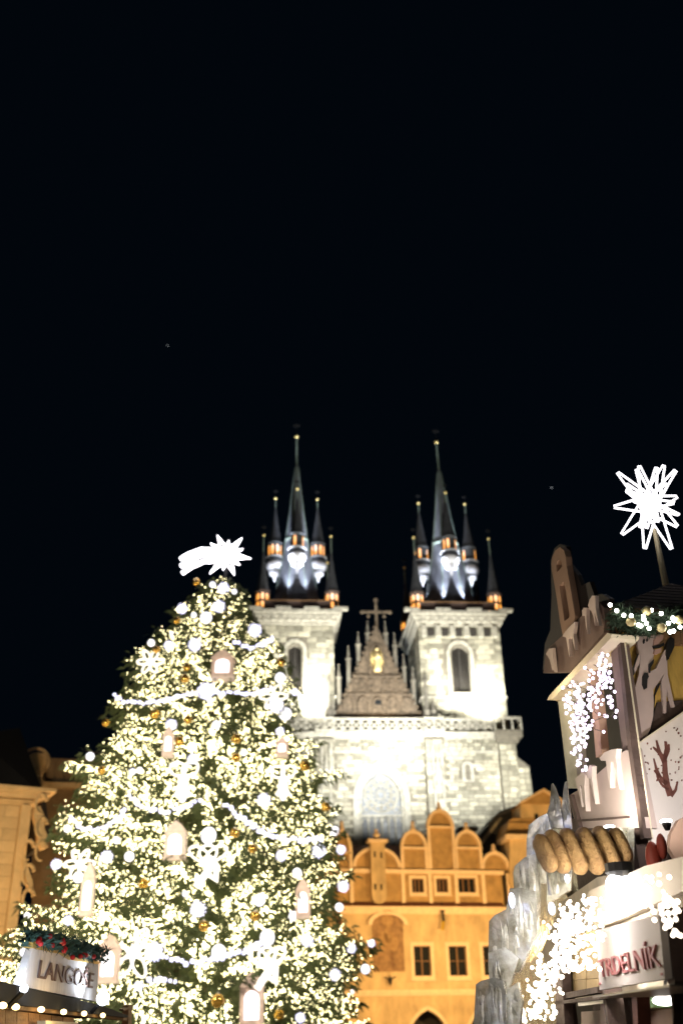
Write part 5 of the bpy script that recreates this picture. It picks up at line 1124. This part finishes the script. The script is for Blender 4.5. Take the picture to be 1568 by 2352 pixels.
kt = KS.hit(*A(420, 1900)); spot('chimney_spot', KS.w(kt[0] + .6, -1.6, kt[1] - 1.7), KS.w(kt[0], 0, kt[1] + .5), 62, (1, .72, .52), 85, .8, .2)
kt = KF.hit(*B(1250, 1000)); spot('donkey_spot', KF.w(kt[0] - .2, -1.3, kt[1] - .9), KF.w(kt[0] + .1, 0, kt[1] + .1), 15, (1, .84, .62), 90, .8, .1)
point('stall_fill_lamp', (0.9, 7.0, 3.4), 42, (1, .85, .66), .15)  # unseen fill light, added to lift the right-hand stalls
# far small figure-like snow lump by the kiosk: brown rounded cut-out
MB().prism(hits(KF, Cc, [(1470, 700), (1485, 600), (1540, 500), (1620, 460), (1700, 560), (1700, 950), (1570, 950), (1530, 800)], -.3), -.3, -.24).build('rounded_cutout', M['board_tan'], kio)

# ================================================================== lower left stall
E_ = lambda x, y: (.2197 * x, 2009 + .2197 * y)
lO = P(46, 2266, 8.5); LF = Frame(lO.x, lO.y, 89.4)
ls = thing('langos_stall', 'dark roofed food stall with glowing warm bulbs along its eave', 'stall', LF)
def lf(name, pts, b0, b1, m, par=ls, **k): return MB().prism(hits(LF, E_, pts, b0), b0, b1).build(name, m, par, **k)
lf('roof_slab', [(-120, 1080), (0, 1115), (300, 1190), (900, 1330), (1100, 1385), (1340, 1478), (1330, 1500), (0, 1345), (-120, 1330)], -.05, 1.8, M['rubber'])
lf('eave_board', [(-120, 1345), (0, 1352), (1330, 1502), (1325, 1530), (0, 1400), (-120, 1390)], -.02, .06, M['wood'])
for i in range(7):
    x = -60 + i * 120; y = 1405 + i * 14; lf('plank', [(x, y), (x + 114, y + 13), (x + 114, 1700), (x, 1700)], .03, .09, M['wood'])
lf('cream_valance', [(480, 1530), (820, 1552), (820, 1640), (480, 1640)], -.1, -.03, M['cream'])
lf('corner_post', [(1345, 1370), (1380, 1362), (1372, 1700), (1335, 1700)], .0, .07, M['wood']); lf('brace', [(1290, 1410), (1350, 1385), (1352, 1405), (1295, 1432)], .0, .05, M['wood'])
eb = MB().ball((0, 0, 0), 1, 10, 8).mesh('eave_bulb', lightmat('warm_eave_bulb', (1, .74, .30), 5.0))
for x, y in ((30, 1372), (165, 1388), (430, 1415), (665, 1440), (880, 1458), (1075, 1476)): p = LF.hit(*E_(x, y), -.1); inst('eave_bulb', eb, ls, (p[0], -.1, p[1]), (0, 0, 0), (.07, .022, .022))
for q in (200, 750): p = LF.hit(*E_(q, 1470), -.3); point('eave_glow', LF.w(p[0], -.3, p[1]), 5, (1, .68, .3), .05)
lsg = thing('langos_sign', 'weathered white sign board with brown LANGOSE lettering and gold edge', 'sign', LF)
lf('board', [(210, 1170), (300, 900), (345, 770), (430, 785), (560, 815), (650, 830), (740, 890), (840, 905), (1030, 935), (1022, 1150), (1005, 1330)], -.04, .02, M['signgrey'], lsg)
lf('gold_edge', [(340, 768), (350, 700), (440, 735), (590, 775), (660, 800), (740, 860), (850, 875), (1045, 915), (1032, 940), (840, 908), (735, 893), (640, 832), (560, 816), (430, 786)], -.06, .01, M['goldtrim'], lsg)
onsign(LF, lsg, 'lettering', 'LANGOŠE', M['brownletter'], (395, 1085), (965, 1195), (432, 845), E_, -.05)
lg = thing('berry_garland', 'fir garland with red berries along the weathered sign top', 'garland', LF)
gm = MB()
for i in range(1500):
    x = grng.uniform(330, 1060); yc = 640 + (x - 330) * .26; p = LF.hit(*E_(x, yc + grng.uniform(-60, 95)), -.06); q = Vector((p[0], -.06 + grng.uniform(-.08, .08), p[1])); d = Vector((grng.uniform(-1, 1), grng.uniform(-1, 1), grng.uniform(-1, 1))).normalized() * .075; s_ = d.cross(Vector((.3, 1, .2))).normalized() * .012
    gm.add([tuple(q - s_), tuple(q + d), tuple(q + s_)], [(0, 1, 2)])
gm.build('fir_needles', M['garland_teal'], lg, kind='stuff')
by = MB().ball((0, 0, 0), 1, 8, 6).mesh('berry', M['berry'])
for x, y in ((410, 680), (425, 725), (400, 700), (520, 650), (545, 745), (655, 690), (665, 720), (640, 700), (680, 780), (670, 800), (760, 870), (840, 860), (870, 840), (900, 850), (980, 860)): p = LF.hit(*E_(x, y), -.14); inst('berry', by, lg, (p[0], -.14, p[1]), (0, 0, 0), (.022,) * 3)
for (x, y, tx, ty, pw), lab in (((1075, 1300, 800, 1050, 26), 'glaring white spotlight at the right end of the weathered sign'), ((250, 1195, 420, 950, 20), 'white spotlight at the left foot of the weathered sign')):
    p = LF.hit(*E_(x, y), -.18); o = thing('sign_spotlight', lab, 'lamp', loc=LF.w(p[0], -.18, p[1]), group='spotlights on the weathered sign'); sz = .062 if x > 500 else .03
    MB().ball((0, 0, 0), sz, 12, 8).build('lens', M['coolglow'], o, True); MB().tube([(0, 0, -.02), (-.1, 0, -.12)], .02, 6).build('bracket', M['iron'], o)
    t_ = LF.hit(*E_(tx, ty)); spot('sign_spot', LF.w(p[0] + (-.16 if x > 500 else .12), -.2, p[1] + .07), LF.w(t_[0], 0, t_[1]), pw, (.78, .88, 1.0), 92, .8, .05)

# stall bases below the camera's view, standing on the square
aq0, aq1 = SG.hit(*D(690, 1000))[0], SG.hit(*D(1560, 1000))[0]
MB().box(aq0, aq1, .15, 1.6, .005, 1.62).build('counter', M['wood'], shp)
for a_ in (aq0 + .05, (aq0 + aq1) / 2, aq1 - .05): MB().box(a_ - .05, a_ + .05, .02, .145, .005, 2.2).build('leg', M['wood_dark'], shp)
MB().box(-.05, 2.4, .16, 1.5, .005, KF.hit(*B(1200, 2087))[1]).build('base', M['wood_dark'], kio)
kz = KS.hit(*Cc(1000, 520))[1]; MB().box(KS.hit(*B(330, 1100))[0], -.02, .12, 1.0, .005, kz).build('base', M['wood_dark'], sta_)
lq0, lq1 = LF.hit(*E_(-100, 1400))[0], LF.hit(*E_(1330, 1500))[0]
MB().box(lq0, lq1, .1, 1.7, .005, LF.hit(*E_(400, 1640))[1]).build('counter', M['wood'], ls)
MB().box(lq1 - .1, lq1, .0, .09, .005, LF.hit(*E_(1350, 1600))[1]).build('leg', M['wood'], ls)
